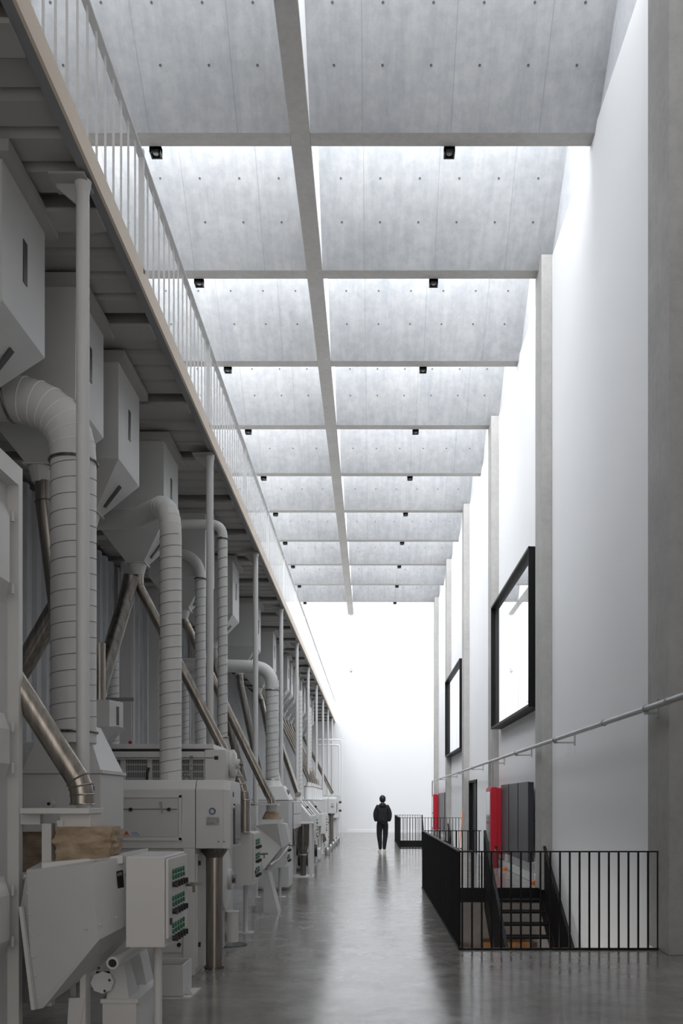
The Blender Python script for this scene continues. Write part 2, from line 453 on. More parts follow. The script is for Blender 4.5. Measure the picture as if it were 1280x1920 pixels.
guard('guardrail', 'near black railing of thin upright bars around the open stairwell', H1, 2.0, True)
guard('guardrail', 'far black railing around the second stairwell, right of the standing person', H2, 2.0, False)
def stairs(lab, y1, side):
    t = thing('staircase', lab, 'stairs', (2.5, y1 - 2, -3.4), 'black steel stairs going down')
    x0, x1 = 2.08, 3.05; r = .18; g = .285; n = 17
    for i in range(1, n + 1):
        z = -r * i; yy = y1 - g * (i - 1)
        o = MB(); o.box(x0, x1, yy - g - .02, yy - .012, z - .035, z)
        o.build('tread', M['black'], t)
        if i < 12: bx(x0 + .01, x1 - .01, yy - g - .021, yy - g - .012, z - .004, z + .004).build('nosing', M['dark'], t)
    for xs in (x0 - .03, x1):
        L = g * n; o = MB()
        o.hexa([(xs, y1 - .01, -.36), (xs + .03, y1 - .01, -.36), (xs + .03, y1 - L, -r * n - .3), (xs, y1 - L, -r * n - .3),
                (xs, y1 - .01, .02), (xs + .03, y1 - .01, .02), (xs + .03, y1 - L, -r * n + .05), (xs, y1 - L, -r * n + .05)])
        o.build('stringer', M['black'], t)
        xh = xs + .015; sl = r / g; L = 4.2; zt = 1.04
        o = MB(); o.hexa([(xh - .022, y1, zt - .05), (xh + .022, y1, zt - .05), (xh + .022, y1 - L, zt - .05 - L * sl), (xh - .022, y1 - L, zt - .05 - L * sl),
                (xh - .022, y1, zt), (xh + .022, y1, zt), (xh + .022, y1 - L, zt - L * sl), (xh - .022, y1 - L, zt - L * sl)])
        o.box(xh - .022, xh + .022, y1 - .02, y1 + .02, 0, zt)
        o.build('handrail', M['black'], t)
        for j in range(1, 36):
            yy = y1 - j * .116; zb = -(j * .116) * sl
            bx(xh - .012, xh + .012, yy - .018, yy + .018, zb - .02, zb + zt - .03).build('baluster', M['black'], t)
    return t
stairs('black steel staircase descending inside the near railing', H1[3], 0)
stairs('black steel staircase descending inside the far railing', H2[3], 0)
for (x0, x1, y, zt, lab) in ((1.05, 1.75, 17.6, -1.17, 'orange pine crate at the bottom of the near stairwell, left of the stairs'), (2.15, 3.05, 17.6, -1.12, 'orange pine crate seen through the treads of the near stairs')):
    t = thing('wooden_crate', lab, 'crate', ((x0 + x1) / 2, y, -3.4))
    bx(x0 + .02, x1 - .02, y - .28, y + .28, -3.38, zt - .02).build('box', M['wood'], t)
    o = MB()
    for z in (-3.4, -2.7, -2.0, zt - .1):
        o.box(x0, x1, y - .31, y - .28, z, z + .1)
    for x in (x0, (x0 + x1) / 2 - .04, x1 - .08): o.box(x, x + .08, y - .325, y - .30, -3.4, zt)
    o.build('batten', M['wood'], t)

# ------------------------------------------------------------------ right wall fittings
for k, (y0, y1) in enumerate(((16.97, 22.3), (30.2, 36.1))):
    z0, z1 = 3.34, 6.34; xo = 2.95
    w = thing('window_%d' % (k + 1), ['large black framed window box on the right wall, nearer to the camera', 'farther black framed window box on the right wall'][k], 'window', (xo, y0, z0))
    w['kind'] = 'structure'
    o = MB(); e = .05
    o.box(xo, XR, y0, y0 + e, z0, z1); o.box(xo, XR, y1 - e, y1, z0, z1); o.box(xo, XR, y0, y1, z1 - e, z1); o.box(xo, XR, y0, y1, z0, z0 + e)
    o.build('window_frame', M['black'], w, bevel=.004)
    n = 3; gy = (y1 - y0 - 2 * e) / n
    for i in range(n):
        bx(xo + .10, xo + .115, y0 + e + gy * i + .012, y0 + e + gy * (i + 1) - .012, z0 + e, z1 - e).build('pane', M['glass'], w)
    bx(xo + .13, xo + .14, y0 + e, y1 - e, z0 + e, z1 - e).build('window_back', M['dark'], w)
dr = thing('door_1', 'dark framed doorway in the right wall', 'door', (XR, DY0, 0)); dr['kind'] = 'structure'
o = MB(); o.box(XR - .03, XR + .12, DY0, DY0 + .08, 0, DZ); o.box(XR - .03, XR + .12, DY1 - .08, DY1, 0, DZ); o.box(XR - .03, XR + .12, DY0, DY1, DZ - .08, DZ)
o.build('door_frame', M['black'], dr)
bx(XR + .08, XR + .12, DY0 + .08, DY1 - .08, 0.01, DZ - .08).build('door_leaf', M['radiator'], dr)
tb([(XR + .02, DY0 + .25, 1.0), (XR + .02, DY0 + .25, 1.3)], .012, 8).build('door_handle', M['galv'], dr)
# wall pipe
pp = thing('galvanised_pipe', 'long galvanised pipe running along the right wall on small brackets', 'pipe', (2.88, 20, 2.53))
ZP = 2.53
path = [(2.88, 5.5, ZP), (2.88, 42.3, ZP)] + arc((2.88, 42.3, ZP), (2.88, 42.5, ZP), (2.88, 42.5, ZP - .2), 6)[1:] + [(2.88, 42.5, .02)]
tb(path, .032, 16).build('pipe_run', M['galv'], pp, smooth=True)
for y in (8.8, 11.2): MB().torus((2.88, y, ZP), (0, 1, 0), .034, .008, 16, 6).build('coupling', M['galv'], pp, smooth=True)
for y in (8.3, 14.2, 18.0, 21.7, 25.8, 29.7, 33.5, 37.5):
    xw = 3.01 if (y < 9.86) else XR
    yb = 9.5 if y < 9 else y
    o = MB(); o.box(2.86, xw, yb - .015, yb + .015, ZP - .06, ZP - .035); o.box(xw - .02, xw, yb - .02, yb + .02, ZP - .09, ZP + .10); o.torus((2.88, yb, ZP), (0, 1, 0), .036, .005, 14, 5)
    o.build('bracket', M['galv'], pp)
tb([(2.88, 21.95, ZP - .03), (2.88, 21.95, 1.9)], .022, 12).build('drop_pipe', M['galv'], pp, smooth=True)
tb([(2.95, 21.95, ZP - .03), (2.95, 21.95, 1.9)], .016, 12).build('drop_pipe', M['galv'], pp, smooth=True)
def hose_cabinet(y, lab):
    t = thing('hose_cabinet', lab, 'cabinet', (3.0, y, .29), 'red fire hose cabinets')
    bx(2.87, 3.0, y, y + .85, .29, 1.91).build('box', M['red'], t, bevel=.008)
    bx(2.995, 3.2, y + .02, y + .83, .31, 1.89).build('back_box', M['red'], t)
    d = bx(2.845, 2.87, y + .01, y + .84, .31, 1.88).build('door', M['red'], t)
    bx(2.838, 2.846, y + .08, y + .76, 1.08, 1.80).build('glass', M['cabglass'], d)
    bx(2.838, 2.846, y + .08, y + .76, .40, 1.02).build('glass', M['cabglass'], d)
hose_cabinet(21.55, 'red fire hose cabinet beside the three nearer black radiators')
hose_cabinet(41.3, 'small distant red fire hose cabinet beside the end of the wall pipe')
def radiator(y0, y1, z0, z1, lab, group):
    t = thing('panel_radiator', lab, 'radiator', (3.1, y0, z0), group)
    bx(3.05, 3.075, y0 + .01, y1 - .01, z0, z1).build('panel', M['radiator'], t, bevel=.006)
    bx(3.085, 3.11, y0 + .03, y1 - .03, z0 + .02, z1 - .02).build('rear_panel', M['radiator'], t)
    for yy in (y0 + .2, y1 - .25): bx(3.07, XR, yy, yy + .04, z1 - .2, z1 - .15).build('bracket', M['black'], t)
    bx(3.05, XR - .04, y0 + .0, y0 + .012, z0 + .01, z1 - .01).build('end_cap', M['radiator'], t)
for i in range(3):
    radiator(17.6 + i * 1.25, 17.6 + i * 1.25 + 1.18, .38, 1.95, ['nearest of three tall black wall radiators by the near stairs', 'middle one of three tall black wall radiators by the near stairs', 'tall black wall radiator right next to the red cabinet'][i], 'black wall radiators near the stairs')
    radiator(37.6 + i * 1.2, 37.6 + i * 1.2 + 1.14, .38, 1.95, ['nearest of the far trio of black wall radiators', 'middle one of the far trio of black wall radiators', 'farthest black wall radiator, beside the distant red cabinet'][i], 'black wall radiators at the far end')
t = thing('fire_extinguisher', 'small red fire extinguisher on the floor under the red cabinet', 'extinguisher', (2.95, 21.2, 0))
MB().tube([(2.93, 21.3, 0), (2.93, 21.3, .38), (2.93, 21.3, .44), (2.93, 21.3, .47)], [.07, .07, .045, .02], 16).build('cylinder', M['dred'], t, smooth=True)
bx(2.91, 2.96, 21.25, 21.35, .47, .53).build('valve', M['blackp'], t)
tb([(2.96, 21.28, .50), (3.01, 21.25, .42), (3.01, 21.25, .2)], .01, 8).build('hose', M['blackp'], t)
tag(MB().tube([(2.77, 28.5, 0), (2.985, 29.33, 1.27)], .014, 10).build('wooden_pole', M['orange'], base=(2.77, 28.5, 0)), 'thin orange wooden pole leaning against a concrete pillar', 'pole')
for (x, y, s, lab) in ((3.05, 20.7, .05, 'small orange block on the floor below the black radiators'), (3.08, 17.2, .05, 'small orange block on the floor at the top of the near stairs')):
    tag(MB().hexa([(x - s, y - s, 0), (x + s, y - s * .7, 0), (x + s * .8, y + s, 0), (x - s, y + s, 0), (x - s, y - s, s), (x + s, y - s, s * 1.3), (x + s, y + s, s * 1.3), (x - s, y + s, s)]).build('orange_block', M['orange'], base=(x, y, 0)), lab, 'block')
t = thing('cable_duct', 'low grey cable duct along the foot of the right wall under the radiators', 'duct', (3.15, 19.5, 0))
bx(3.12, XR, 16.9, 22.8, 0.0, .16).build('cover', M['mach2'], t, bevel=.01)
tb([(3.08, 17.25, 0), (3.08, 17.25, .4), (3.12, 17.25, .4)], .015, 10).build('riser', M['galv'], t)
# small camera on the end wall
t = thing('security_camera', 'small grey camera fixed high on the white end wall', 'camera', P(658, 1258, YEND))
cx_, _, cz_ = P(658, 1258, YEND)
cyl((cx_, YEND - .03, cz_ + .1), (0, 1, 0), .05, .03, 16).build('mount', M['galv'], t)
tb([(cx_, YEND - .03, cz_ + .1), (cx_, YEND - .14, cz_ + .02)], .02, 8).build('arm', M['galv'], t)
MB().ball((cx_, YEND - .16, cz_ - .03), .075).build('dome', M['galv'], t, smooth=True)

# ------------------------------------------------------------------ hoppers below the deck
HY = [6.0, 7.4, 8.6, 10.4, 12.9, 15.4, 18.5, 21.6, 23.2, 25.2, 26.4, 27.6, 28.8, 30.0, 31.5, 33.0, 34.5, 36.0]
for k, yc in enumerate(HY):
    hd = .37 if k < 9 else .34
    x0, x1 = -3.07, -2.29; y0, y1 = yc - hd, yc + hd; zb = 4.67; za = 4.27; ya = .10
    t = thing('feed_hopper', '%s grey feed hopper hanging under the mezzanine, counted from the camera' % ORD[k], 'hopper', (-2.68, yc, za), 'feed hoppers hanging under the mezzanine')
    o = MB(); o.box(x0, x1, y0, y1, zb, ZD)
    o.build('bin', M['mach2'], t)
    MB().frustum((-2.68 - .09, -2.68 + .09, yc - .09, yc + .09, za), (x0, x1, y0, y1, zb)).build('funnel', M['mach2'], t)
    o = MB(); o.box(x0 - .07, x0, y0 - .07, y1 + .07, ZD - .055, ZD + .02); o.box(x1, x1 + .07, y0 - .07, y1 + .07, ZD - .055, ZD + .02); o.box(x0, x1, y0 - .07, y0, ZD - .055, ZD + .02); o.box(x0, x1, y1, y1 + .07, ZD - .055, ZD + .02)
    o.build('collar', M['deck'], t)
    bx(x1, x1 + .006, yc - .03, yc + .035, 4.98, 5.26).build('sight_slot', M['dark'], t)
    # slanted slot on the funnel's aisle face
    a = Vector((x1, 0, zb)); b = Vector((-2.59, 0, za)); nrm = Vector((.0, 0, 0)); dd = (b - a); nn = Vector((-dd.z, 0, dd.x)).normalized()
    if nn.x < 0: nn = -nn
    p1 = a + dd * .30 + nn * .004; p2 = a + dd * .80 + nn * .004
    MB().hexa([(p1.x, yc - .03, p1.z), (p1.x, yc + .03, p1.z), (p2.x, yc + .022, p2.z), (p2.x, yc - .022, p2.z),
               (p1.x + .008, yc - .03, p1.z - .006), (p1.x + .008, yc + .03, p1.z - .006), (p2.x + .008, yc + .022, p2.z - .006), (p2.x + .008, yc - .022, p2.z - .006)]).build('sight_slot', M['dark'], t)
    o = MB(); o.box(-2.80, -2.56, yc - .12, yc + .12, za - .0, za + .012); o.tube([(-2.68, yc, za), (-2.68, yc, za - .12)], [.11, .075], 16)
    o.build('outlet', M['mach2'], t)

# stainless chutes: (name, points, radius, label)
def chute(pts, r, lab, mat='steel', rings=True, group='stainless chutes among the machines'):
    t = thing('steel_chute', lab, 'chute', pts[-1], group)
    if pts[0][2] < pts[-1][2]: pts = pts[::-1]
    tb(pts, r, 20).build('tube', M[mat], t, smooth=True)
    V = [Vector(p) for p in pts]
    if rings:
        for i in range(1, len(V)):
            d = (V[i] - V[i - 1]).normalized() if i == len(V) - 1 else (V[i + 1] - V[i - 1]).normalized()
            MB().torus(V[i], d, r + .003, .005, 24, 5).build('band', M[mat], t, smooth=True)
    return t
def el(a, b, c, k=3): return [tuple(v) for v in arc(a, b, c, k)]
# near chute into the first cleaner
Yc = 5.64
chute([P(-180, 950, Yc)] + el(P(146, 1462, Yc), P(156, 1480, Yc), P(154, 1508, Yc)) , .071, 'wide shiny steel chute slanting down to the nearest cleaner, lower left')
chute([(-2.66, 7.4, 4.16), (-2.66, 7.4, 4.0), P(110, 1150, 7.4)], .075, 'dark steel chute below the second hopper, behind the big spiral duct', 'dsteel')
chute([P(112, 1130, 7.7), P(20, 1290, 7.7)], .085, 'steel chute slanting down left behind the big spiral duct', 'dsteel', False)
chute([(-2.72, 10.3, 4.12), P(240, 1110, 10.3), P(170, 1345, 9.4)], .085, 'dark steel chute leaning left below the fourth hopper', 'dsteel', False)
chute([(-2.66, 10.40, 4.15), P(261, 1100, 10.40)] + el(P(446, 1458, 10.40), P(457, 1478, 10.40), P(459, 1500, 10.40)) + [P(459, 1560, 10.40)], .055, 'long steel chute from the fourth hopper to a vertical drop pipe')
chute([(-2.66, 12.9, 4.15), P(349, 1170, 12.9)] + el(P(502, 1488, 12.9), P(508, 1497, 12.9), P(510, 1508, 12.9), 2), .058, 'long steel chute from the fifth hopper to the second cleaner')
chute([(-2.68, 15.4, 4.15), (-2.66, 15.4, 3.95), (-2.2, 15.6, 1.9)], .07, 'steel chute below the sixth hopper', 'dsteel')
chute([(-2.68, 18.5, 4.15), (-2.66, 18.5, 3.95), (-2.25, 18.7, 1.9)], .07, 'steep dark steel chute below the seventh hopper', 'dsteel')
chute([(-2.68, 23.2, 4.15), (-2.62, 23.2, 3.95), (-1.62, 20.2, 1.72)], .065, 'long steel chute from the ninth hopper towards the aisle')
chute([(-2.68, 21.6, 4.15), (-2.6, 21.6, 3.95), (-1.75, 17.7, 1.62)], .065, 'long steel chute from the eighth hopper to the stainless receiving hopper')
# ------------------------------------------------------------------ air ducts
def duct(name_label, runs, r, spiral=None, clamps=(), mat='duct'):
    """runs: list of point lists joined; spiral: (x,y,z0,z1,pitch)"""
    t = thing('air_duct', name_label, 'duct', runs[0], 'painted air ducts')
    tb(runs, r, 28).build('tube', M[mat], t, smooth=True)
    if spiral:
        x, y, z0, z1, pitch = spiral
        MB().helix((x, y), z0, z1, r + .001, pitch, min(.0045, max(.0035, .0025 * y / 6))).build('spiral_seam', M['seam'], t)
    for c, ax in clamps:
        MB().torus(c, ax, r + .006, .011, 32, 6).build('clamp', M['dsteel'], t, smooth=True)
    return t
x, y, r = -2.17, 6.62, .162
corner = arc((x, y, 4.05), (x, y, 4.46), (x - .46, y, 4.50), 8)
t = duct('widest white spiral duct rising behind the nearest column and bending left', [(x, y, 1.98)] + [tuple(v) for v in corner] + [(x - 1.6, y, 4.55)], r, (x, y, 2.06, 4.0, .115), [((x, y, 4.03), (0, 0, 1)), ((x - .47, y, 4.50), (1, 0, .08)), ((x, y, 2.06), (0, 0, 1))])
for i in range(1, 8):
    a, b = corner[i - 1], corner[min(i + 1, 8)]
    MB().torus(corner[i], b - a, r, .004, 28, 5).build('elbow_seam', M['rail'], t, smooth=True)
x, y, r = -1.875, 8.5, .100
corner = arc((x, y, 4.05), (x, y, 4.37), (x - .18, y + .26, 4.39), 7)
t = duct('white spiral duct standing on the big white machine and bending back left', [(x, y, 1.70)] + [tuple(v) for v in corner] + [(-3.1, 10.2, 4.5)] if False else [(x, y, 1.70)] + [tuple(v) for v in corner] + [(-2.35, 9.16, 4.42), (-3.0, 9.45, 4.48)], r, (x, y, 1.75, 4.05, .105))
for i in range(1, 7):
    a, b = corner[i - 1], corner[min(i + 1, 7)]
    MB().torus(corner[i], b - a, r, .0035, 28, 5).build('elbow_seam', M['rail'], t, smooth=True)
x, y, r = -1.83, 11.2, .060
duct('slim white spiral duct beside the second column with a square bend at the top', [(x, y, 2.1)] + [tuple(v) for v in arc((x, y, 4.83), (x, y, 4.98), (x - .16, y, 4.98), 6)] + [(-2.9, y, 4.98)], r, (x, y, 2.3, 4.8, .12), [((x, y, 4.8), (0, 0, 1)), ((x, y, 2.35), (0, 0, 1))])
x, y, r = -2.33, 12.4, .062
duct('slim grey duct behind the second column, bending left at the top', [(x, y, 1.6)] + [tuple(v) for v in arc((x, y, 4.6), (x, y, 4.92), (x - .3, y, 4.95), 7)] + [(-2.95, y - .1, 4.95)], r + .01, (x, y, 2.2, 4.6, .12), [((x, y, 4.6), (0, 0, 1))])
x, y, r = -1.76, 16.2, .115
duct('white spiral duct beyond the third column with a rounded bend', [(x, y, 1.70)] + [tuple(v) for v in arc((x, y, 3.6), (x, y, 3.95), (x - .35, y, 3.97), 7)] + [(-3.6, y, 4.02)], r, (x, y, 1.9, 3.6, .13), [((x, y, 3.55), (0, 0, 1)), ((x, y, 1.95), (0, 0, 1))])
for (x, y, r, z0, z1, lab) in ((-3.95, 13.9, .085, 1.2, 4.2, 'white duct against the corrugated wall behind the fourth hopper'),
                              (-3.6, 17.6, .07, 2.2, 4.2, 'short white duct against the corrugated wall, second from the camera'),
                              (-1.95, 24.9, .07, 1.6, 4.6, 'thin white duct beside the fifth column'),
                              (-1.98, 29.3, .07, 1.6, 4.6, 'thin white duct beside the sixth column')):
    duct(lab, [(x, y, z0), (x, y, z1)], r, (x, y, z0 + .1, z1 - .1, .12))
for dx, zt, lab in ((0, 4.33, 'taller white pipe loop at the far end of the machines'), (-.11, 4.1, 'lower white pipe loop at the far end of the machines')):
    x = -1.29 + dx
    tag(tb([(x, 40.3, 0.02)] + [tuple(v) for v in arc((x, 40.3, zt - .15), (x, 40.3, zt), (x - .15, 40.3, zt), 5)] + [(-2.4, 40.3, zt)], .03, 12).build('pipe_loop', M['rail'], base=(x, 40.3, 0), smooth=True), lab, 'pipe', 'white pipe loops at the far end')
# back row steel columns with red tags
for k, y in enumerate((9.0, 12.6, 15.3, 17.2, 21.4, 25.5)):
    t = thing('steel_stanchion', '%s white steel stanchion standing by the corrugated wall' % ORD[k], 'column', (-4.1, y, 0), 'white steel stanchions by the corrugated wall')
    o = MB(); o.box(-4.2, -4.02, y - .07, y - .058, 0, 5.58); o.box(-4.2, -4.02, y + .058, y + .07, 0, 5.58); o.box(-4.115, -4.105, y - .058, y + .058, 0, 5.58)
    o.build('section', M['mach'], t)
    if k in (2, 3): MB().tube([(-4.04, y - .072, 2.55), (-4.04, y - .078, 2.55)], .03, 14).build('tag', M['red'], t)
y = 14.0
for k, z in enumerate((2.15, 3.0)):
    tag(bx(-4.3, -3.4, 13.0, 13.04, z, z + .05).build('steel_bracket', M['lip'], base=(-3.9, 13, z)), ['lower dark steel bracket on the corrugated wall', 'upper dark steel bracket on the corrugated wall'][k], 'bracket')

# ------------------------------------------------------------------ control cabinets
def logo_ring(c, axis, r, parent):
    MB().torus(c, axis, r, r * .16, 24, 5).build('logo_ring', M['blue'], parent)
    c = Vector(c)
    MB().torus(c, axis, r * .62, r * .06, 20, 4).build('logo_ring', M['blue'], parent)
def control_cabinet(y0, lab, dz=0.0, x0=-1.62, x1=-1.35, detail=2, length=.60, zz=None):
    t = thing('control_cabinet', lab, 'control cabinet', ((x0 + x1) / 2, y0 + .3, 0), 'white control cabinets on single legs')
    z0, z1 = zz or (.58 + dz, 1.19 + dz); y1 = y0 + length
    bx(x0, x1 - .012, y0, y1, z0, z1).build('cabinet_body', M['mach'], t, bevel=.006)
    d = bx(x1 - .010, x1 + .008, y0 + .01, y1 - .01, z0 + .05, z1 - .015).build('door', M['mach'], t, bevel=.004)
    xc = (x0 + x1) / 2
    tb([(xc, y0 + .3, .01), (xc, y0 + .3, z0)], .026, 18).build('leg', M['mach'], t, smooth=True)
    bx(xc - .09, xc + .09, y0 + .21, y0 + .39, 0, .012).build('foot_plate', M['mach'], t)
    xs = x1 + .008
    for row in range(3):
        zr = z1 - .10 - row * .165
        for j in range(5):
            yy = y0 + .13 + j * .075
            g_ = MB().tube([(xs, yy, zr), (xs + .010, yy, zr)], .016, 12)
            g_.build('indicator_lamp', M['green'], d)
            if detail > 1:
                MB().tube([(xs, yy, zr - .035), (xs + .012, yy, zr - .035)], .014, 12).build('indicator_lamp', M['green'], d)
            MB().tube([(xs, yy, zr - .078), (xs + .02, yy, zr - .078)], .017, 12).build('switch_knob', M['blackp'], d)
            if detail > 1: bx(xs + .02, xs + .034, yy - .005, yy + .005, zr - .095, zr - .061).build('switch_knob', M['blackp'], d)
    h = MB(); h.tube([(xs, y0 + .52, z0 + .33), (xs + .05, y0 + .52, z0 + .33)], .011, 10); h.box(xs + .03, xs + .10, y0 + .505, y0 + .535, z0 + .325, z0 + .345); h.box(xs + .045, xs + .06, y0 + .51, y0 + .53, z0 + .28, z0 + .33)
    h.build('handle', M['dsteel'], d)
    bx(xs, xs + .012, y0 + .05, y0 + .07, z0 + .13, z0 + .17).build('lock', M['blackp'], d)
    return t
control_cabinet(5.42, 'nearest white control cabinet with rows of green lamps and black knobs, lower left', x0=-1.465, x1=-1.22, length=.58, zz=(.68, 1.225))
control_cabinet(10.45, 'second white control cabinet, standing just behind the dark vertical drop pipe', .01)
control_cabinet(14.5, 'third white control cabinet, beside the second cleaner', -.08)
control_cabinet(22.3, 'fourth white control cabinet from the camera, beyond the stainless hopper', .02, detail=1)
control_cabinet(27.2, 'fifth white control cabinet from the camera, far down the aisle', .02, detail=1)

# ------------------------------------------------------------------ cleaner machine (faceted body)
def cleaner(y, lab, s=1.0):
    """faceted housing with a tapering skirt; coordinates at y=6.1 traced in metres, moved along the aisle"""
    K = .9
    def PXk(px, Y): return PX(px, Y * K)
    def PZk(py, Y): return PZ(py, Y * K)
    def Q(px, py, Y): return P(px, py, Y * K)
    t = thing('grain_cleaner', lab, 'machine', (-2.0, y + .4, 0), 'faceted white cleaning machines')
    A = [Q(50, 1631, 6.05), Q(169, 1620, 5.95), Q(186, 1762, 5.95), Q(81, 1890, 6.05), Q(61, 1894, 6.05), Q(38, 1702, 6.10)]
    B = [(p[0] - .02, p[1] + .30, p[2] + .03) for p in A]
    MB().loft(A, B).build('side_housing', M['mach2'], t)
    A = [Q(169, 1620, 5.95), Q(263, 1599, 6.35), Q(273, 1717, 6.35), Q(186, 1762, 5.95)]
    B = [(A[0][0] - .0, A[0][1] + .34, A[0][2] + .03), (A[1][0], A[1][1] + .20, A[1][2] + .02), (A[2][0], A[2][1] + .20, A[2][2]), (A[3][0], A[3][1] + .34, A[3][2])]
    MB().loft(A, B).build('angled_housing', M['mach2'], t)
    # skirt under the angled side
    A = [Q(83, 1888, 6.08), Q(186, 1760, 5.98), Q(272, 1715, 6.37)]
    B = [Q(95, 1880, 6.5), Q(187, 1812, 6.35), Q(232, 1768, 6.7)]
    MB().loft(A, B).build('skirt', M['mach2'], t)
    A = [Q(95, 1880, 6.5), Q(187, 1812, 6.35), Q(232, 1768, 6.7), Q(150, 1760, 6.9)]
    # bolts
    for (px, py, Y) in ((47, 1643, 6.05), (51, 1675, 6.06), (56, 1715, 6.05), (60, 1754, 6.05), (73, 1751, 6.05), (64, 1795, 6.05), (67, 1830, 6.05), (72, 1871, 6.05), (160, 1741, 5.955), (107, 1801, 6.03), (188, 1734, 5.955), (218, 1720, 6.09), (268, 1694, 6.33)):
        c = Q(px, py, Y - .014); MB().ball(c, (.008, .006, .008), 8, 6).build('bolt', M['mach2'], t)
    # hinge flange along the left edge
    a, b = Q(38, 1700, 6.03), Q(61, 1893, 6.0)
    MB().hexa([(a[0] - .006, a[1] - .012, a[2]), (a[0] + .014, a[1] - .012, a[2]), (a[0] + .014, a[1] + .02, a[2]), (a[0] - .006, a[1] + .02, a[2]),
               (b[0] - .006, b[1] - .008, b[2]), (b[0] + .014, b[1] - .008, b[2]), (b[0] + .014, b[1] + .03, b[2]), (b[0] - .006, b[1] + .03, b[2])]).build('flange', M['mach'], t)
    # name plate and ring badge on the angled face
    def onface(px, py): 
        f_ = (px - 169) / (263 - 169); return Q(px, py, 5.95 + .40 * f_ - .035)
    pts = [onface(218, 1634), onface(230, 1631), onface(232.5, 1664), onface(221, 1668)]
    MB().loft(pts, [(p[0], p[1] + .004, p[2]) for p in pts]).build('name_plate', M['blackp'], t)
    pts = [onface(219.5, 1637), onface(228.5, 1634.5), onface(229, 1641), onface(220, 1643.5)]
    MB().loft([(p[0], p[1] - .002, p[2]) for p in pts], pts).build('plate_print', M['plate'], t)
    c = onface(236.5, 1648); MB().torus(c, (-.9, -1, 0), .028, .004, 20, 5).build('logo_ring', M['blue'], t)
    # top cover, feed spout, canvas sleeve
    zt = PZk(1612, 6.2); X0, X1 = PXk(110, 6.2), PXk(214, 6.2)
    MB().hexa([(X0 - .05, y - .02, zt - .05), (X1 + .06, y + .1, zt - .02), (X1 + .06, y + .34, zt - .02), (X0 - .05, y + .34, zt - .05), (X0 - .05, y - .02, zt - .01), (X1 + .06, y + .1, zt + .03), (X1 + .06, y + .34, zt + .03), (X0 - .05, y + .34, zt)]).build('top_cover', M['mach'], t)
    rnd = random.Random(3); n = 96; NL = 14
    cx = (X0 + X1) / 2; hw = (X1 - X0) / 2; cy = y + .18; hy = .13
    o = MB()
    for zi in range(NL):
        h_ = zi / (NL - 1)
        for i in range(n):
            a = 2 * PI * i / n; c_, s_ = math.cos(a), math.sin(a)
            q_ = (1 / max(abs(c_), abs(s_))) * .8 + .2; loose = math.sin(PI * h_)
            fold = .045 * math.sin(7 * a + 9 * h_) + .03 * math.sin(17 * a - 14 * h_) + .02 * math.sin(29 * a + 21 * h_)
            w = 1 + loose * fold + .05 * loose + (.035 * math.sin(PI * 8 * h_) * loose)
            o.v.append((cx + hw * c_ * q_ * w, cy + hy * s_ * q_ * w, zt + .205 * h_ + .03 * c_ * (1 - h_) + .008 * math.sin(5 * a) * loose))
    for zi in range(NL - 1):
        for i in range(n): o.f.append((zi * n + i, zi * n + (i + 1) % n, (zi + 1) * n + (i + 1) % n, (zi + 1) * n + i))
    o.f.append(tuple(range(n))[::-1]); o.f.append(tuple((NL - 1) * n + i for i in range(n)))
    o.build('canvas_sleeve', M['canvas'], t, smooth=True)
    bx(PXk(126, 6.3), PXk(182, 6.3), y + .08, y + .30, zt + .18, PZk(1524, 6.3)).build('feed_spout', M['mach'], t, bevel=.004)
    bx(PXk(60, 6.3), PXk(186, 6.3), y + .02, y + .33, PZk(1525, 6.3), PZk(1515, 6.3)).build('spout_table', M['mach'], t, bevel=.003)
    bx(PXk(40, 6.3), PXk(86, 6.3), y + .12, y + .17, PZk(1545, 6.3), PZk(1527, 6.3)).build('table_bracket', M['mach'], t)
    bx(PXk(91, 6.3), PXk(109, 6.3), y + .10, y + .17, .3, PZk(1543, 6.3)).build('table_post', M['mach'], t, bevel=.003)
    MB().frustum((PXk(121, 6.2), PXk(125, 6.2), y + .08, y + .10, PZk(1583, 6.2)), (PXk(113, 6.2), PXk(126, 6.2), y + .06, y + .12, PZk(1538, 6.2))).build('table_gusset', M['mach'], t)
    # base frame, screw pipe and motor stand
    o = MB(); xa, xb = PXk(40, 6.3), PXk(166, 6.3)
    for xx in (xa,):
        for yy in (y + .15,): o.box(xx - .035, xx + .0, yy, yy + .05, 0, .55)
    o.box(xa, xb, y + .16, y + .20, .10, .16); o.box(xb - .035, xb, y + .16, y + .26, .0, .5)
    o.hexa([(xa + .3, y + .15, .0), (xa + .36, y + .15, 0), (xa + .36, y + .2, 0), (xa + .3, y + .2, 0), (xb - .1, y + .15, .34), (xb, y + .15, .34), (xb, y + .2, .34), (xb - .1, y + .2, .34)])
    o.build('base_frame', M['mach'], t)
    p0 = Q(211, 1806, 6.1); p1 = Q(270, 1770, 6.75)
    o = MB().tube([p0, p1], .036, 20); o.build('screw_pipe', M['mach'], t, smooth=True)
    d = (Vector(p1) - Vector(p0)).normalized(); e = Vector(p0) - d * .004
    MB().tube([e, Vector(p0) + d * .002], .024, 16).build('pipe_bore', M['blackp'], t)
    MB().torus(p0, d, .032, .008, 24, 6).build('pipe_flange', M['mach'], t, smooth=True)
    MB().frustum((PXk(207, 6.5), PXk(250, 6.5), y + .30, y + .55, PZk(1872, 6.5)), (PXk(212, 6.5), PXk(236, 6.5), y + .36, y + .48, PZk(1800, 6.5))).build('pipe_stand', M['mach2'], t)
    o = MB(); o.box(PXk(193, 6.4), PXk(256, 6.4), y + .30, y + .9, 0, PZk(1880, 6.4)); o.box(PXk(190, 6.4), PXk(260, 6.4), y + .29, y + .92, PZk(1880, 6.4), PZk(1872, 6.4))
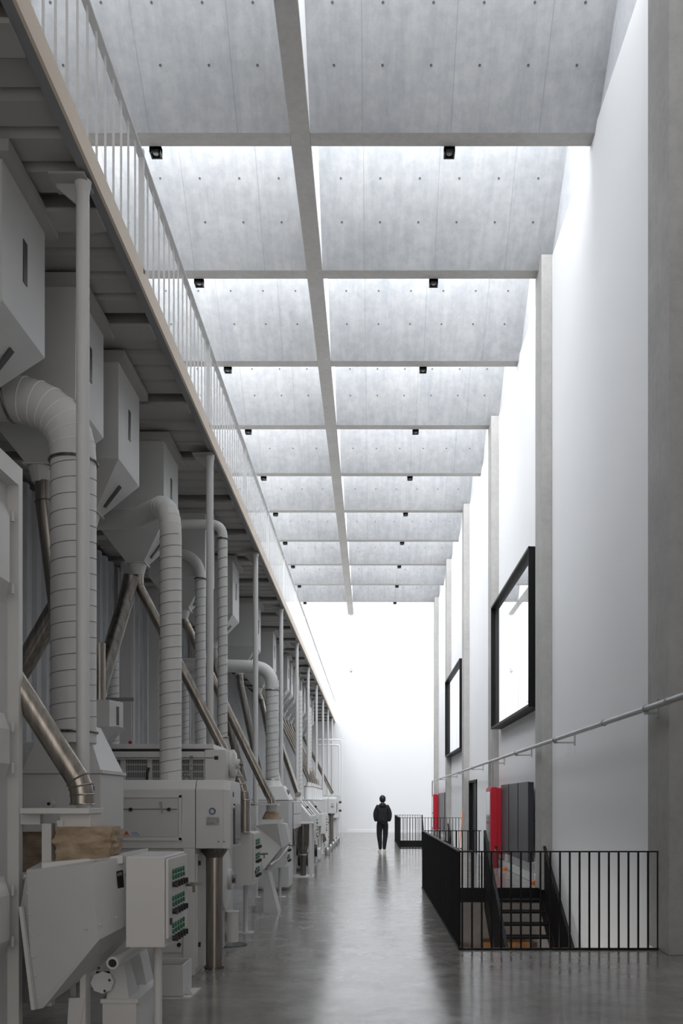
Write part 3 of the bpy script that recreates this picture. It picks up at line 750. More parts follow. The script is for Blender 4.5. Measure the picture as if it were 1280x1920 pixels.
    o.build('plinth', M['mach'], t)
    o = MB().tube([Q(192, 1842, 6.35), Q(192, 1842, 6.6)], .07, 8); o.build('motor', M['mach2'], t)
    MB().frustum((PXk(246, 6.9), PXk(290, 6.9), y + .75, y + .95, .05), (PXk(236, 6.9), PXk(262, 6.9), y + .75, y + .95, PZk(1782, 6.9))).build('discharge_spout', M['mach2'], t)
    for (px, py) in ((185, 1815), (196, 1858), (205, 1838)):
        MB().ball(Q(px, py, 6.32), .008, 8, 6).build('bolt', M['blackp'], t)
    bx(-2.95, -1.95, y + .42, y + 1.0, .25, PZk(1640, 6.9)).build('rear_housing', M['mach2'], t, bevel=.01)
    return t
cleaner(5.45, 'nearest faceted white cleaning machine with tan canvas sleeve, lower left corner')

def cleaner_small(y, lab):
    t = thing('grain_cleaner', lab, 'machine', (-1.7, y + .4, 0), 'faceted white cleaning machines')
    X = lambda px: PX(px, y); Z = lambda py: PZ(py, y)
    A = [(X(478), y, Z(1548)), (X(520), y, Z(1544)), (X(526), y + .15, Z(1590)), (X(500), y + .15, Z(1628)), (X(494), y, Z(1629)), (X(478), y, Z(1590))]
    MB().loft(A, [(p[0], p[1] + .8, p[2]) for p in A]).build('side_housing', M['mach'], t)
    A = [(X(520), y, Z(1544)), (X(529), y + .4, Z(1546)), (X(536), y + .5, Z(1583)), (X(526), y + .15, Z(1592))]
    MB().loft(A, [(p[0], p[1] + .4, p[2]) for p in A]).build('angled_housing', M['mach2'], t)
    A = [(X(500), y + .1, Z(1628)), (X(526), y + .15, Z(1592)), (X(534), y + .5, Z(1588)), (X(500), y + .6, Z(1630))]
    MB().loft(A, [(p[0] - .02, p[1] + .1, p[2] - .10) for p in A]).build('skirt', M['mach2'], t)
    bx(X(488), X(524), y + .1, y + .6, Z(1545), Z(1537)).build('top_cover', M['mach'], t)
    rnd = random.Random(5); o = MB(); n = 24
    for zi, z in enumerate((Z(1538), Z(1533), Z(1528), Z(1522))):
        for i in range(n):
            a = 2 * PI * i / n; w = .14 - zi * .016 + rnd.uniform(-.008, .008)
            o.v.append((X(505) + w * math.cos(a), y + .3 + w * math.sin(a), z))
    for zi in range(3):
        for i in range(n): o.f.append((zi * n + i, zi * n + (i + 1) % n, (zi + 1) * n + (i + 1) % n, (zi + 1) * n + i))
    o.f.append(tuple(3 * n + i for i in range(n)))
    o.build('canvas_sleeve', M['canvas'], t, smooth=True)
    tb([(X(505), y + .3, Z(1523)), (X(505), y + .3, Z(1508))], .08, 20).build('feed_spout', M['mach'], t, smooth=True)
    bx(X(468), X(518), y + .1, y + .5, Z(1510), Z(1507)).build('spout_table', M['mach'], t)
    bx(X(468), X(476), y + .1, y + .16, .1, Z(1508)).build('table_post', M['mach'], t)
    MB().tube([(X(536), y + .4, Z(1590)), (X(520), y + .2, Z(1612)), (X(506), y, Z(1622))], .018, 10).build('screw_pipe', M['mach2'], t)
    o = MB(); o.hexa([(X(492), y + .1, 0), (X(520), y + .1, 0), (X(520), y + .5, 0), (X(492), y + .5, 0), (X(492), y + .1, Z(1632)), (X(500), y + .1, Z(1632)), (X(500), y + .5, Z(1632)), (X(492), y + .5, Z(1632))])
    o.build('pipe_stand', M['mach2'], t)
cleaner_small(12.6, 'second faceted white cleaning machine with canvas sleeve, beyond the second control cabinet')

# hood over the first cleaner, under the widest duct
t = thing('aspiration_hood', 'white tapered hood below the widest spiral duct', 'hood', (-2.2, 6.9, 1.2))
ya, yb = 6.55, 7.05
MB().frustum((PX(66, 6.8), PX(207, 6.8), ya, yb + .1, PZ(1446, 6.8)), (PX(97, 6.8), PX(178, 6.8), ya + .05, yb - .1, PZ(1362, 6.8))).build('taper', M['mach'], t, bevel=.004)
bx(PX(62, 6.8), PX(212, 6.8), ya - .02, yb + .12, PZ(1452, 6.8), PZ(1446, 6.8)).build('flange', M['mach'], t)
bx(PX(66, 6.8), PX(208, 6.8), ya, yb + .1, PZ(1558, 6.8), PZ(1452, 6.8)).build('box', M['mach'], t, bevel=.008)
bx(PX(56, 6.8), PX(92, 6.8), ya + .1, yb, PZ(1640, 6.8), PZ(1558, 6.8)).build('canvas_sleeve', M['canvas'], t)
bx(PX(186, 6.8), PX(195, 6.8), ya - .006, ya, PZ(1509, 6.8), PZ(1489, 6.8)).build('name_plate', M['plate'], t)
MB().torus((PX(191, 6.8), ya - .004, PZ(1479, 6.8)), (0, 1, 0), .02, .003, 20, 5).build('logo_ring', M['blue'], t)
MB().tube([(PX(118, 6.8), ya - .05, PZ(1507, 6.8)), (PX(118, 6.8), ya, PZ(1507, 6.8))], .032, 16).build('knob', M['mach'], t, smooth=True)
MB().tube([(PX(118, 6.8), ya - .055, PZ(1507, 6.8)), (PX(118, 6.8), ya - .05, PZ(1507, 6.8))], .012, 12).build('knob_cap', M['blackp'], t)
# grey cabinet behind
t = thing('switch_cabinet', 'grey cabinet behind the near steel chute at the left', 'cabinet', (-2.9, 7.6, 0))
bx(-3.1, PX(100, 7.6), 7.6, 8.0, 0, PZ(1390, 7.6)).build('cabinet_body', M['mach2'], t, bevel=.01)
bx(PX(48, 7.6), PX(96, 7.6), 7.585, 7.6, PZ(1480, 7.6), PZ(1408, 7.6)).build('door', M['mach2'], t, bevel=.004)

# tall frame cabinet at the left edge
t = thing('sifter_cabinet', 'tall white framed cabinet cut off by the left edge of the picture', 'cabinet', (-2.3, 4.4, 0))
X = -2.15; Y1 = 5.60; ZT = 1.55 + 624 * Y1 / F
o = MB(); o.box(X - .10, X, Y1 - .06, Y1, .12, ZT - .12); o.box(X - .10, X, 3.4, 3.5, .12, ZT - .12); o.box(X - .10, X, 3.4, Y1, ZT - .12, ZT); o.box(X - .1, X, 3.4, Y1, 0, .12)
o.build('frame', M['mach'], t)
bx(X - 1.0, X - .07, 3.5, Y1 - .01, .1, ZT - .02).build('cabinet_body', M['mach2'], t)
for k, (za, zb) in enumerate(((PZ(1130, 5.4), PZ(930, 5.4)), (PZ(1470, 5.4), PZ(1330, 5.4)), (PZ(1800, 5.4), PZ(1640, 5.4)))):
    d = MB().frustum((0, 0, 0, 0, 0), (0, 0, 0, 0, 0)) if False else MB().hexa([(X - .08, 3.7, za), (X - .08, 5.5, za), (X - .08, 5.5, zb), (X - .08, 3.7, zb), (X - .0, 3.8, za + .12), (X - .0, 5.40, za + .12), (X - .0, 5.40, zb - .12), (X - .0, 3.8, zb - .12)])
    d = d.build('door', M['mach'], t)
    for z in (za + .1, zb - .1): MB().tube([(X - .01, 5.47, z - .03), (X - .01, 5.47, z + .03)], .012, 8).build('hinge', M['mach2'], d)

# ------------------------------------------------------------------ big white separator (upper box on a cabinet)
def separator(y, lab, x_left=-2.75, full=True):
    t = thing('grain_separator', lab, 'machine', (-2.0, y + .3, 0), 'white box shaped separators')
    xr = -1.262; z0, z1 = 1.135, 1.75; c = .085; y1 = y + .72; xf = xr - .055
    # upper housing: profile in YZ chamfered, extruded along X, with a narrower rounded end
    prof = [(y, z0), (y, z1 - c), (y + .06, z1), (y1 - .06, z1), (y1, z1 - c), (y1, z0)]
    prof2 = [(y + .03, z0), (y + .03, z1 - c - .01), (y + .09, z1 - .015), (y1 - .08, z1 - .015), (y1 - .03, z1 - c), (y1 - .03, z0)]
    xm = PX(366, 8.1)
    MB().loft([(x_left, a, b) for a, b in prof], [(xm - .003, a, b) for a, b in prof]).build('housing', M['mach'], t, bevel=.008)
    e = MB().loft([(xm + .003, a, b) for a, b in prof], [(xf, a, b) for a, b in prof]); e.build('end_housing', M['mach'], t, bevel=.006)
    MB().loft([(xf, a, b) for a, b in prof], [(xr, a, b) for a, b in prof2]).build('end_cap', M['mach'], t)
    # inspection flap on the front
    Z = lambda py: PZ(py, 8.1); X = lambda px: PX(px, 8.1)
    o = MB(); o.box(X(150), X(341), y - .012, y, Z(1576), Z(1570)); o.box(X(150), X(341), y - .012, y, Z(1496), Z(1491)); o.box(X(335), X(341), y - .012, y, Z(1576), Z(1491))
    o.build('flap_frame', M['mach'], t, bevel=.003)
    fl_ = bx(X(152), X(333), y - .008, y + .0, Z(1569), Z(1498)).build('flap', M['mach2'], t, bevel=.003)
    for px in (246, 317.5): MB().tube([(X(px), y - .03, Z(1517.5)), (X(px), y - .008, Z(1517.5))], .016, 14).build('knob', M['blackp'], fl_)
    tb([(X(152), y - .011, Z(1517)), (X(333), y - .011, Z(1517))], .003, 6).build('hinge_rod', M['dsteel'], fl_)
    MB().hexa([(X(299), y - .02, Z(1503)), (X(304), y - .02, Z(1503)), (X(304), y - .01, Z(1503)), (X(299), y - .01, Z(1503)), (X(304), y - .02, Z(1524)), (X(306), y - .02, Z(1524)), (X(306), y - .01, Z(1524)), (X(304), y - .01, Z(1524))]).build('latch_key', M['galv'], fl_)
    s_ = bx(X(230), X(263), y - .0095, y - .008, Z(1567), Z(1556)).build('warning_sticker', M['sticker'], fl_)
    tri = [(X(231.5), y - .0105, Z(1566)), (X(243.5), y - .0105, Z(1566)), (X(237.5), y - .0105, Z(1556.5))]
    MB().loft(tri, [(a, b + .001, c2) for a, b, c2 in tri]).build('warning_triangle', M['orange'], fl_)
    bolt = [(X(238.5), y - .0115, Z(1558.5)), (X(236), y - .0115, Z(1562.3)), (X(238), y - .0115, Z(1562.3)), (X(236.8), y - .0115, Z(1565)), (X(239.6), y - .0115, Z(1561.4)), (X(237.7), y - .0115, Z(1561.4))]
    MB().loft(bolt, [(a, b + .001, c2) for a, b, c2 in bolt]).build('warning_symbol', M['blackp'], fl_)
    for i in range(3): bx(X(247), X(262 - (i == 0) * 4), y - .0103, y - .0095, Z(1560 + i * 2.6 + .8), Z(1560 + i * 2.6)).build('sticker_print', M['blue'], fl_)
    logo_ring((X(398), y - .004, Z(1521)), (0, 1, 0), .027, t)
    bx(X(387), X(411), y - .004, y, Z(1547), Z(1532)).build('name_plate', M['plate'], t)
    for px in (409, 420): MB().ball((X(px), y, Z(1578)), .006, 8, 6).build('bolt', M['blackp'], t)
    # right side fittings
    xs = xr + .002
    MB().tube([(xr - .03, y + .22, 1.62), (xr + .005, y + .22, 1.62)], .028, 6).build('emergency_stop', M['blackp'], t)
    MB().ball((xr, y + .22, 1.50), .022, 12, 8).build('button', M['galv'], t)
    bx(xr - .02, xr + .018, y + .22, y + .56, z0 + .03, z0 + .40).build('vent_slot', M['dark'], t)
    # eye bolt on top
    MB().torus((X(345), y + .12, z1 + .025), (0, 1, 0), .026, .007, 20, 6).build('eye_bolt', M['dsteel'], t, smooth=True)
    # lower cabinet
    xc = -1.573
    o = bx(x_left + .1, X(343), y + .03, y + .55, .03, z0).build('lower_cabinet', M['mach'], t, bevel=.006)
    MB().box(X(343), xc, y, y + .56, 0.0, z0).build('corner_post', M['mach'], t, bevel=.005)
    bx(xc, xc + .012, y + .06, y + .50, .06, z0 - .05).build('side_door', M['mach'], t, bevel=.004)
    for z in (.24, .98): bx(xc + .012, xc + .03, y + .10, y + .14, z, z + .04).build('latch', M['blackp'], t)
    d = bx(X(290), X(341), y + .02, y + .03, .2, .46).build('lower_door', M['mach'], t, bevel=.003)
    MB().tube([(X(335), y - .0, .275), (X(335), y + .02, .275)], .018, 12).build('knob', M['blackp'], d)
    # dark drop pipe under the overhang
    xp, yp = -1.46, y + .36
    MB().tube([(xp, yp, z0), (xp, yp, z0 - .04), (xp, yp, z0 - .10)], [.13, .12, .08], 24).build('drop_funnel', M['dsteel'], t, smooth=True)
    tb([(xp, yp, z0 - .08), (xp, yp, .02)], .078, 24).build('drop_pipe', M['steel'], t, smooth=True)
    MB().tube([(xp, yp, 0), (xp, yp, .025)], .092, 24).build('pipe_collar', M['dsteel'], t)
    return t
separator(8.1, 'big white box shaped separator with a wide front flap, behind the nearest cabinet')
separator(33.2, 'farthest white separator at the end of the machine row')
# open floor inlet in front of the separator
t = thing('inlet_box', 'white square floor funnel in front of the big separator', 'funnel', (-1.6, 7.3, 0))
xa, xb, ya, yb = PX(296, 7.15), PX(340, 7.15), 7.15, 7.5
o = MB(); o.box(xa - .12, xb, ya, ya + .012, .02, .26); o.hexa([(xb, ya, .02), (xb + .012, ya, .02), (xb + .012, yb, .02), (xb, yb, .02), (xb, ya, .26), (xb + .012, ya, .26), (xb + .012, yb, .26), (xb, yb, .26)]); o.box(xa - .12, xb, yb - .012, yb, .02, .26)
o.build('box', M['mach'], t)
bx(xa - .12, xb, ya + .02, yb - .02, .1, .12).build('well', M['blackp'], t)
MB().hexa([(xa - .2, ya - .02, 0), (xb + .07, ya - .02, 0), (xb + .09, yb, 0), (xa - .2, yb, 0), (xa - .2, ya - .02, .015), (xb + .07, ya - .02, .015), (xb + .09, yb, .015), (xa - .2, yb, .015)]).build('base_plate', M['mach'], t)
MB().loft([(xb, ya + .08, .02), (xb + .07, ya + .08, .02), (xb, ya + .08, .14)], [(xb, ya + .1, .02), (xb + .07, ya + .1, .02), (xb, ya + .1, .14)]).build('gusset', M['mach'], t)

# ------------------------------------------------------------------ roller mill behind the separator
t = thing('roller_mill', 'white roller mill with grille panels and round side covers, behind the big separator', 'machine', (-2.1, 9.7, 0))
Y = 9.25; X = lambda px: PX(px, Y); Z = lambda py: PZ(py, Y)
bx(-2.9, -1.56, Y + .1, Y + 1.0, 0.0, 1.72).build('body', M['mach2'], t, bevel=.01)
g_ = bx(-2.9, X(386), Y + .05, Y + .9, 1.70, Z(1424)).build('grille', M['grille'], t)
for px in (225, 275, 380): bx(X(px), X(px + 9), Y + .03, Y + .05, 1.70, Z(1424)).build('grille_post', M['mach'], t)
bx(-2.9, X(392), Y + .0, Y + .9, Z(1424), Z(1409)).build('upper_beam', M['mach'], t, bevel=.004)
bx(-2.9, X(390), Y + .04, Y + .9, Z(1409), Z(1404)).build('gap_strip', M['dark'], t)
bx(-2.9, X(400), Y + .0, Y + .9, Z(1404), Z(1395)).build('top_beam', M['mach'], t, bevel=.004)
MB().loft([(X(384), Y - .02, 1.72), (X(384), Y - .02, Z(1406)), (X(424), Y - .02, Z(1405)), (X(426), Y - .02, Z(1430)), (X(420), Y - .02, 1.72)], [(X(384), Y + .7, 1.72), (X(384), Y + .7, Z(1406)), (X(424), Y + .7, Z(1405)), (X(426), Y + .7, Z(1430)), (X(420), Y + .7, 1.72)]).build('end_box', M['mach'], t, bevel=.01)
def side_cover(yc, zc, r, x):
    MB().tube([(x, yc, zc), (x + .03, yc, zc), (x + .05, yc, zc)], [r, r, r * .8], 32).build('side_cover', M['mach'], t, smooth=True)
    MB().tube([(x + .05, yc, zc), (x + .09, yc, zc)], r * .35, 20).build('hub', M['mach2'], t, smooth=True)
    MB().tube([(x + .09, yc, zc), (x + .13, yc, zc)], r * .14, 14).build('shaft', M['dsteel'], t)
    for i in range(8):
        a = 2 * PI * i / 8; MB().ball((x + .034, yc + r * .88 * math.cos(a), zc + r * .88 * math.sin(a)), .008, 8, 5).build('bolt', M['dark'], t)
side_cover(9.55, PZ(1432, 9.5), .15, -1.47)
side_cover(9.62, PZ(1650, 9.5), .32, -1.56)
tb([P(205, 1421, 8.95), P(404, 1421, 8.95)], .005, 8).build('adjusting_rod', M['dsteel'], t)
MB().tube([P(402, 1421, 8.95), P(409, 1421, 8.95)], .02, 12).build('rod_knob', M['blackp'], t)
bx(PX(355, 8.97), PX(361, 8.97), 8.97, 9.0, 1.74, PZ(1417, 8.97)).build('rod_support', M['plate'], t)
tb([P(275, 1468, 9.0), P(276, 1450, 9.0), P(279, 1439, 9.0)], .014, 10).build('hose', M['blackp'], t)
tb([(-1.83, 11.2, 2.13), (-1.83, 11.0, 1.95), (-1.83, 10.3, 1.7)], .07, 16).build('outlet_elbow', M['mach'], t, smooth=True)
t = thing('pipe_elbow', 'short white pipe elbow rising from a dark floor opening', 'pipe', (-1.50, 9.9, 0))
Ye = 9.75
tb([(PX(435, Ye), Ye, .05), (PX(435, Ye), Ye, PZ(1709, Ye))], .066, 24).build('tube', M['mach'], t, smooth=True)
MB().torus((PX(435, Ye), Ye, PZ(1709, Ye)), (0, 0, 1), .066, .008, 24, 6).build('rim', M['mach'], t, smooth=True)
tb([(PX(432, Ye), Ye, .14), (PX(405, Ye), Ye + .05, .38)], .055, 16).build('branch', M['mach'], t, smooth=True)
MB().tube([(PX(435, 9.9), 9.85, 0), (PX(435, 9.9), 9.85, .006)], .17, 32).build('dark_opening', M['dark'], t)
# small box hopper with slot above the mill
t = thing('box_hopper', 'small white box hopper with a vertical slot above the big separator', 'hopper', (-2.6, 8.9, 2.1))
Yh = 8.75
MB().box(PX(165, Yh), PX(205, Yh), Yh, Yh + .25, PZ(1362, Yh), PZ(1312, Yh)).build('bin', M['mach'], t)
A = [(PX(205, Yh), Yh, PZ(1312, Yh)), (PX(236, 9.1), Yh + .25, PZ(1312, Yh)), (PX(236, 9.1), Yh + .25, PZ(1362, Yh)), (PX(205, Yh), Yh, PZ(1362, Yh))]
MB().loft(A, [(a - .12, b + .1, c) for a, b, c in A]).build('side_panel', M['mach'], t)
MB().frustum((PX(178, Yh), PX(186, Yh), Yh + .05, Yh + .15, 2.06), (PX(165, Yh), PX(222, Yh), Yh, Yh + .25, PZ(1362, Yh))).build('funnel', M['mach2'], t)
def onp(f_, py): return (PX(205, Yh) + (PX(236, 9.1) - PX(205, Yh)) * f_ + .004, Yh + .25 * f_ - .006, PZ(py, Yh))
q = [onp(.52, 1322), onp(.68, 1322), onp(.68, 1357), onp(.52, 1357)]
MB().loft(q, [(a - .003, b + .004, c) for a, b, c in q]).build('sight_slot', M['dark'], t)
tb([(PX(180, Yh), Yh + .1, 2.5), (PX(180, Yh), Yh + .1, 3.1)], .06, 14).build('inlet', M['steel'], t, smooth=True)

# ------------------------------------------------------------------ stainless receiving hopper
t = thing('receiving_hopper', 'stainless receiving hopper with tapered cone on a white frame, beyond the third control cabinet', 'hopper', (-1.6, 17.5, 0))
Y = 16.9; X0, X1 = PX(514, Y), PX(549, Y)
MB().loft([(X0, Y, 1.20), (X1, Y, 1.20), (X1, Y, 1.55), (X1 - .1, Y, 1.58), (X0, Y, 1.58)], [(X0, Y + 1.9, 1.20), (X1, Y + 1.9, 1.20), (X1, Y + 1.9, 1.55), (X1 - .1, Y + 1.9, 1.58), (X0, Y + 1.9, 1.58)]).build('bin', M['hop'], t)
for i in range(3): bx(X1 + .002, X1 + .012, Y + .05 + i * .62, Y + .05 + i * .62 + .58, 1.33, 1.54).build('side_panel', M['mach'], t)
bx(X1 + .002, X1 + .010, Y + .03, Y + 1.88, 1.05, 1.31).build('lower_panel', M['mach'], t)
MB().frustum((-1.66, -1.48, Y + .7, Y + .9, .72), (X0, X1, Y + .1, Y + 1.8, 1.20)).build('funnel', M['dsteel'], t)
MB().tube([(-1.42, 19.0, 1.1), (-1.42, 19.0, .75), (-1.42, 19.0, .45), (-1.42, 19.0, .02)], [.16, .15, .065, .06], 24).build('cone', M['dsteel'], t, smooth=True)
MB().torus((-1.42, 19.0, .45), (0, 0, 1), .068, .012, 20, 6).build('clamp', M['galv'], t)
o = MB()
for xx in (-1.62, -1.24):
    for yy in (18.7, 19.3): o.box(xx - .03, xx + .03, yy - .03, yy + .03, 0, 1.12)
o.box(-1.66, -1.2, 18.66, 19.34, 1.10, 1.13); o.box(-1.66, -1.2, 18.66, 19.34, 0, .012)
o.build('frame', M['mach'], t)
# rounded fan housing on the hopper where the duct comes down
t = thing('fan_housing', 'rounded white fan housing at the foot of the fourth spiral duct', 'fan', (-1.76, 16.2, 1.2))
MB().tube([(-1.76, 16.2, 1.96), (-1.76, 16.2, 1.80)], [.12, .2], 24).build('neck', M['mach'], t, smooth=True)
MB().frustum((-2.1, -1.42, 15.9, 16.7, 1.58), (-1.98, -1.54, 16.0, 16.5, 1.84)).build('casing', M['mach'], t, bevel=.02)
bx(-2.1, -1.44, 15.9, 16.7, 0.05, 1.57).build('body', M['mach2'], t, bevel=.01)
bx(-1.98, -1.94, 15.885, 15.895, 1.83, 1.87).build('sticker', M['yellow'], t)
MB().tube([(-1.52, 16.2, 1.72), (-1.46, 16.2, 1.70)], .06, 16).build('port', M['dark'], t)

# ------------------------------------------------------------------ slanted sorter, pot sieve and far machines
def sorter(y, L, lab):
    t = thing('grain_sorter', lab, 'machine', (-1.7, y + L / 2, 0), 'slanted white sorters down the aisle')
    A = [(-2.2, y, .9), (-1.33, y, .9), (-1.33, y, 1.24), (-1.62, y, 1.58), (-2.2, y, 1.58)]
    MB().loft(A, [(a, y + L, c) for a, b, c in A]).build('housing', M['mach'], t, bevel=.01)
    for f_ in (.3, .65):
        yy = y + L * f_
        MB().hexa([(-1.335, yy, 1.25), (-1.335, yy + .03, 1.25), (-1.60, yy + .03, 1.57), (-1.60, yy, 1.57), (-1.322, yy, 1.26), (-1.322, yy + .03, 1.26), (-1.59, yy + .03, 1.58), (-1.59, yy, 1.58)]).build('slot', M['dark'], t)
    MB().tube([(-1.47, y + L * .45, 1.42), (-1.44, y + L * .45, 1.45)], .03, 12).build('knob', M['blackp'], t)
    o = MB()
    for xx in (-2.15, -1.40):
        for yy in (y + .05, y + L - .1): o.box(xx - .03, xx + .03, yy, yy + .06, 0, .9)
    o.build('frame', M['mach'], t)
    MB().frustum((-1.8, -1.6, y + L * .4, y + L * .6, .35), (-2.1, -1.42, y + .15, y + L - .15, .9)).build('funnel', M['dsteel'], t)
    bx(-2.0, -1.35, y + L * .25, y + L * .8, .05, .33).build('motor_box', M['mach2'], t, bevel=.03)
    MB().tube([(-1.6, y + .1, .3), (-1.38, y + .1, .3)], .16, 20).build('wheel', M['blackp'], t)
sorter(19.9, 2.1, 'first slanted white sorter beyond the stainless receiving hopper')
sorter(23.3, 1.6, 'second slanted white sorter farther down the aisle')
t = thing('pot_sieve', 'long white machine with a row of upright pots on top, far down the aisle', 'machine', (-1.7, 28.5, 0))
bx(-2.2, -1.645, 25.4, 32.2, .95, 1.60).build('housing', M['mach'], t, bevel=.01)
bx(-2.22, -1.64, 25.38, 32.22, 1.60, 1.63).build('top_plate', M['mach2'], t)
o = MB()
for yy in (25.5, 28.8, 32.0):
    for xx in (-2.1, -1.70): o.box(xx - .03, xx + .03, yy, yy + .06, 0, .95)
for xx in (-2.1, -1.70): o.box(xx - .03, xx + .03, 25.5, 32.06, .88, .95)
o.box(-2.13, -1.67, 25.5, 25.56, .88, .95)
o.build('frame', M['mach'], t)
for i in range(6):
    y = 25.9 + i * 1.05
    p = tb([(-1.78, y, 1.63), (-1.78, y, 2.02)], .12, 20).build('pot', M['rail'], t, smooth=True)
    MB().torus((-1.78, y, 2.0), (0, 0, 1), .122, .012, 20, 5).build('band', M['dsteel'], p)
    tb([(-1.78, y, 2.02), (-1.78, y, 2.12)], .07, 14).build('neck', M['mach'], p, smooth=True)
    chute([(-2.66, HY[9 + i], 4.15), (-2.62, HY[9 + i], 4.0), (-1.80, y + .02, 2.22), (-1.78, y, 2.12)], .036, '%s of six parallel steel chutes running down to the pots of the long far machine' % ['nearest', 'second', 'third', 'fourth', 'fifth', 'farthest'][i], rings=False, group='six parallel steel chutes above the pots')
for y in (25.8, 26.6, 28.4, 29.4, 30.4):
    tb([(-1.70, y, .95), (-1.52, y, .25)], .04, 12).build('outlet_pipe', M['steel'], t, smooth=True)
for i in range(5):
    y = 25.6 + i * 2.0
    b = MB().tube([(-1.27, y + 1, 0), (-1.27, y + 1, .02), (-1.27, y + 1, .16), (-1.27, y + 1, .22)], [.07, .085, .085, .05], 18).build('steel_pot', M['galv'], base=(-1.27, y + 1, 0), smooth=True)
    tag(b, '%s of five small shiny pots on the floor beside the far machines' % ['nearest', 'second', 'third', 'fourth', 'farthest'][i], 'pot', 'small shiny pots on the floor')
t = thing('packing_machine', 'white machine with two black side knobs at the far end of the row', 'machine', (-1.6, 37.5, 0))
bx(-2.2, -1.32, 37, 39.4, .9, 1.85).build('housing', M['mach'], t, bevel=.02)
bx(-1.98, -1.42, 37.2, 39.2, 0, .9).build('cabinet_body', M['mach2'], t, bevel=.01)
for z in (1.2, 1.55): MB().tube([(-1.32, 37.6, z), (-1.22, 37.6, z)], .05, 14).build('knob', M['blackp'], t)
chute([(-2.66, 36.0, 4.15), (-2.6, 36.1, 4.0), (-1.62, 37.9, 1.95)], .07, 'lone steel chute running down to the machine at the far end')

# ------------------------------------------------------------------ person
def skin_mesh(name, verts, edges, radii, mat, parent, sub=2, root=0):
    me = bpy.data.meshes.new(name); loc = parent.location
    p = parent
    off = Vector((0, 0, 0))
    while p: off += p.location; p = p.parent
    me.from_pydata([tuple(Vector(v) - off) for v in verts], edges, [])
    o = bpy.data.objects.new(name, me); COL.objects.link(o); o.parent = parent
    sk = o.modifiers.new('skin', 'SKIN'); sk.use_smooth_shade = True
    for i, r in enumerate(radii):
        sv = me.skin_vertices[0].data[i]; sv.radius = r if isinstance(r, tuple) else (r, r); sv.use_root = (i == root)
    ss = o.modifiers.new('sub', 'SUBSURF'); ss.levels = sub; ss.render_levels = sub
    me.materials.append(mat); return o
PXc, PY = .36, 27.9
person = thing('person', 'person standing with their back turned, black hoodie, black trousers, pale shoes', 'person', (PXc, PY, 0))
def q(x, y, z): return (PXc + x, PY + y, z)
# body: pelvis, chest, neck, head + arms + legs in one skin
V = [q(0, 0, .95), q(0, 0, 1.15), q(0, -.01, 1.36), q(0, .0, 1.47), q(0, .0, 1.53), q(0, .012, 1.62), q(0, .012, 1.70),
     q(-.16, 0, 1.41), q(-.205, -.01, 1.15), q(-.185, .02, 1.02), q(-.07, .0, .95),
     q(.16, 0, 1.41), q(.205, -.01, 1.15), q(.185, .02, 1.02), q(.07, .0, .95),
     q(-.085, 0, .86), q(-.085, .015, .50), q(-.075, -.01, .09), q(-.08, .09, .045),
     q(.085, 0, .86), q(.082, .015, .50), q(.065, -.01, .09), q(.08, .09, .045)]
E = [(0, 1), (1, 2), (2, 3), (3, 4), (4, 5), (5, 6), (2, 7), (7, 8), (8, 9), (9, 10), (2, 11), (11, 12), (12, 13), (13, 14), (0, 15), (15, 16), (16, 17), (17, 18), (0, 19), (19, 20), (20, 21), (21, 22)]
R = [(.10, .07), (.11, .08), (.12, .085), .05, .055, (.075, .09), (.06, .07), .055, .042, .03, .03, .055, .042, .03, .03, .075, .05, .035, .03, .075, .05, .035, .03]
skin_mesh('body', V, E, R, M['skin'], person)
o = MB()
o.ball(q(0, .115, 1.60), (.012, .018, .022)); [o.ball(q(s * .082, .01, 1.605), (.012, .022, .032)) for s in (-1, 1)]
o.build('face', M['skin'], person, smooth=True)
# hoodie
V = [q(0, .0, .88), q(0, 0, .99), q(0, 0, 1.20), q(0, -.005, 1.34), q(0, -.005, 1.44),
     q(-.15, -.005, 1.405), q(-.215, -.005, 1.27), q(-.222, -.01, 1.12), q(-.19, .03, .95),
     q(.15, -.005, 1.405), q(.215, -.005, 1.27), q(.222, -.01, 1.12), q(.19, .03, .95)]
E = [(0, 1), (1, 2), (2, 3), (3, 4), (3, 5), (5, 6), (6, 7), (7, 8), (3, 9), (9, 10), (10, 11), (11, 12)]
R = [(.18, .13), (.195, .14), (.185, .135), (.175, .12), (.085, .08), .085, .078, .076, .062, .085, .078, .076, .062]
h = skin_mesh('hoodie', V, E, R, M['cloth'], person)
o = MB(); 
for i, (z, rx, ry, yy) in enumerate(((1.40, .12, .10, -.03), (1.45, .125, .10, -.045), (1.49, .10, .085, -.04), (1.515, .075, .07, -.02))):
    for k in range(20):
        a = 2 * PI * k / 20; o.v.append(q(rx * math.cos(a), yy + ry * math.sin(a), z))
for i in range(3):
    for k in range(20): o.f.append((i * 20 + k, i * 20 + (k + 1) % 20, (i + 1) * 20 + (k + 1) % 20, (i + 1) * 20 + k))
o.f.append(tuple(60 + k for k in range(20)))
o.build('hood', M['cloth'], h, smooth=True)
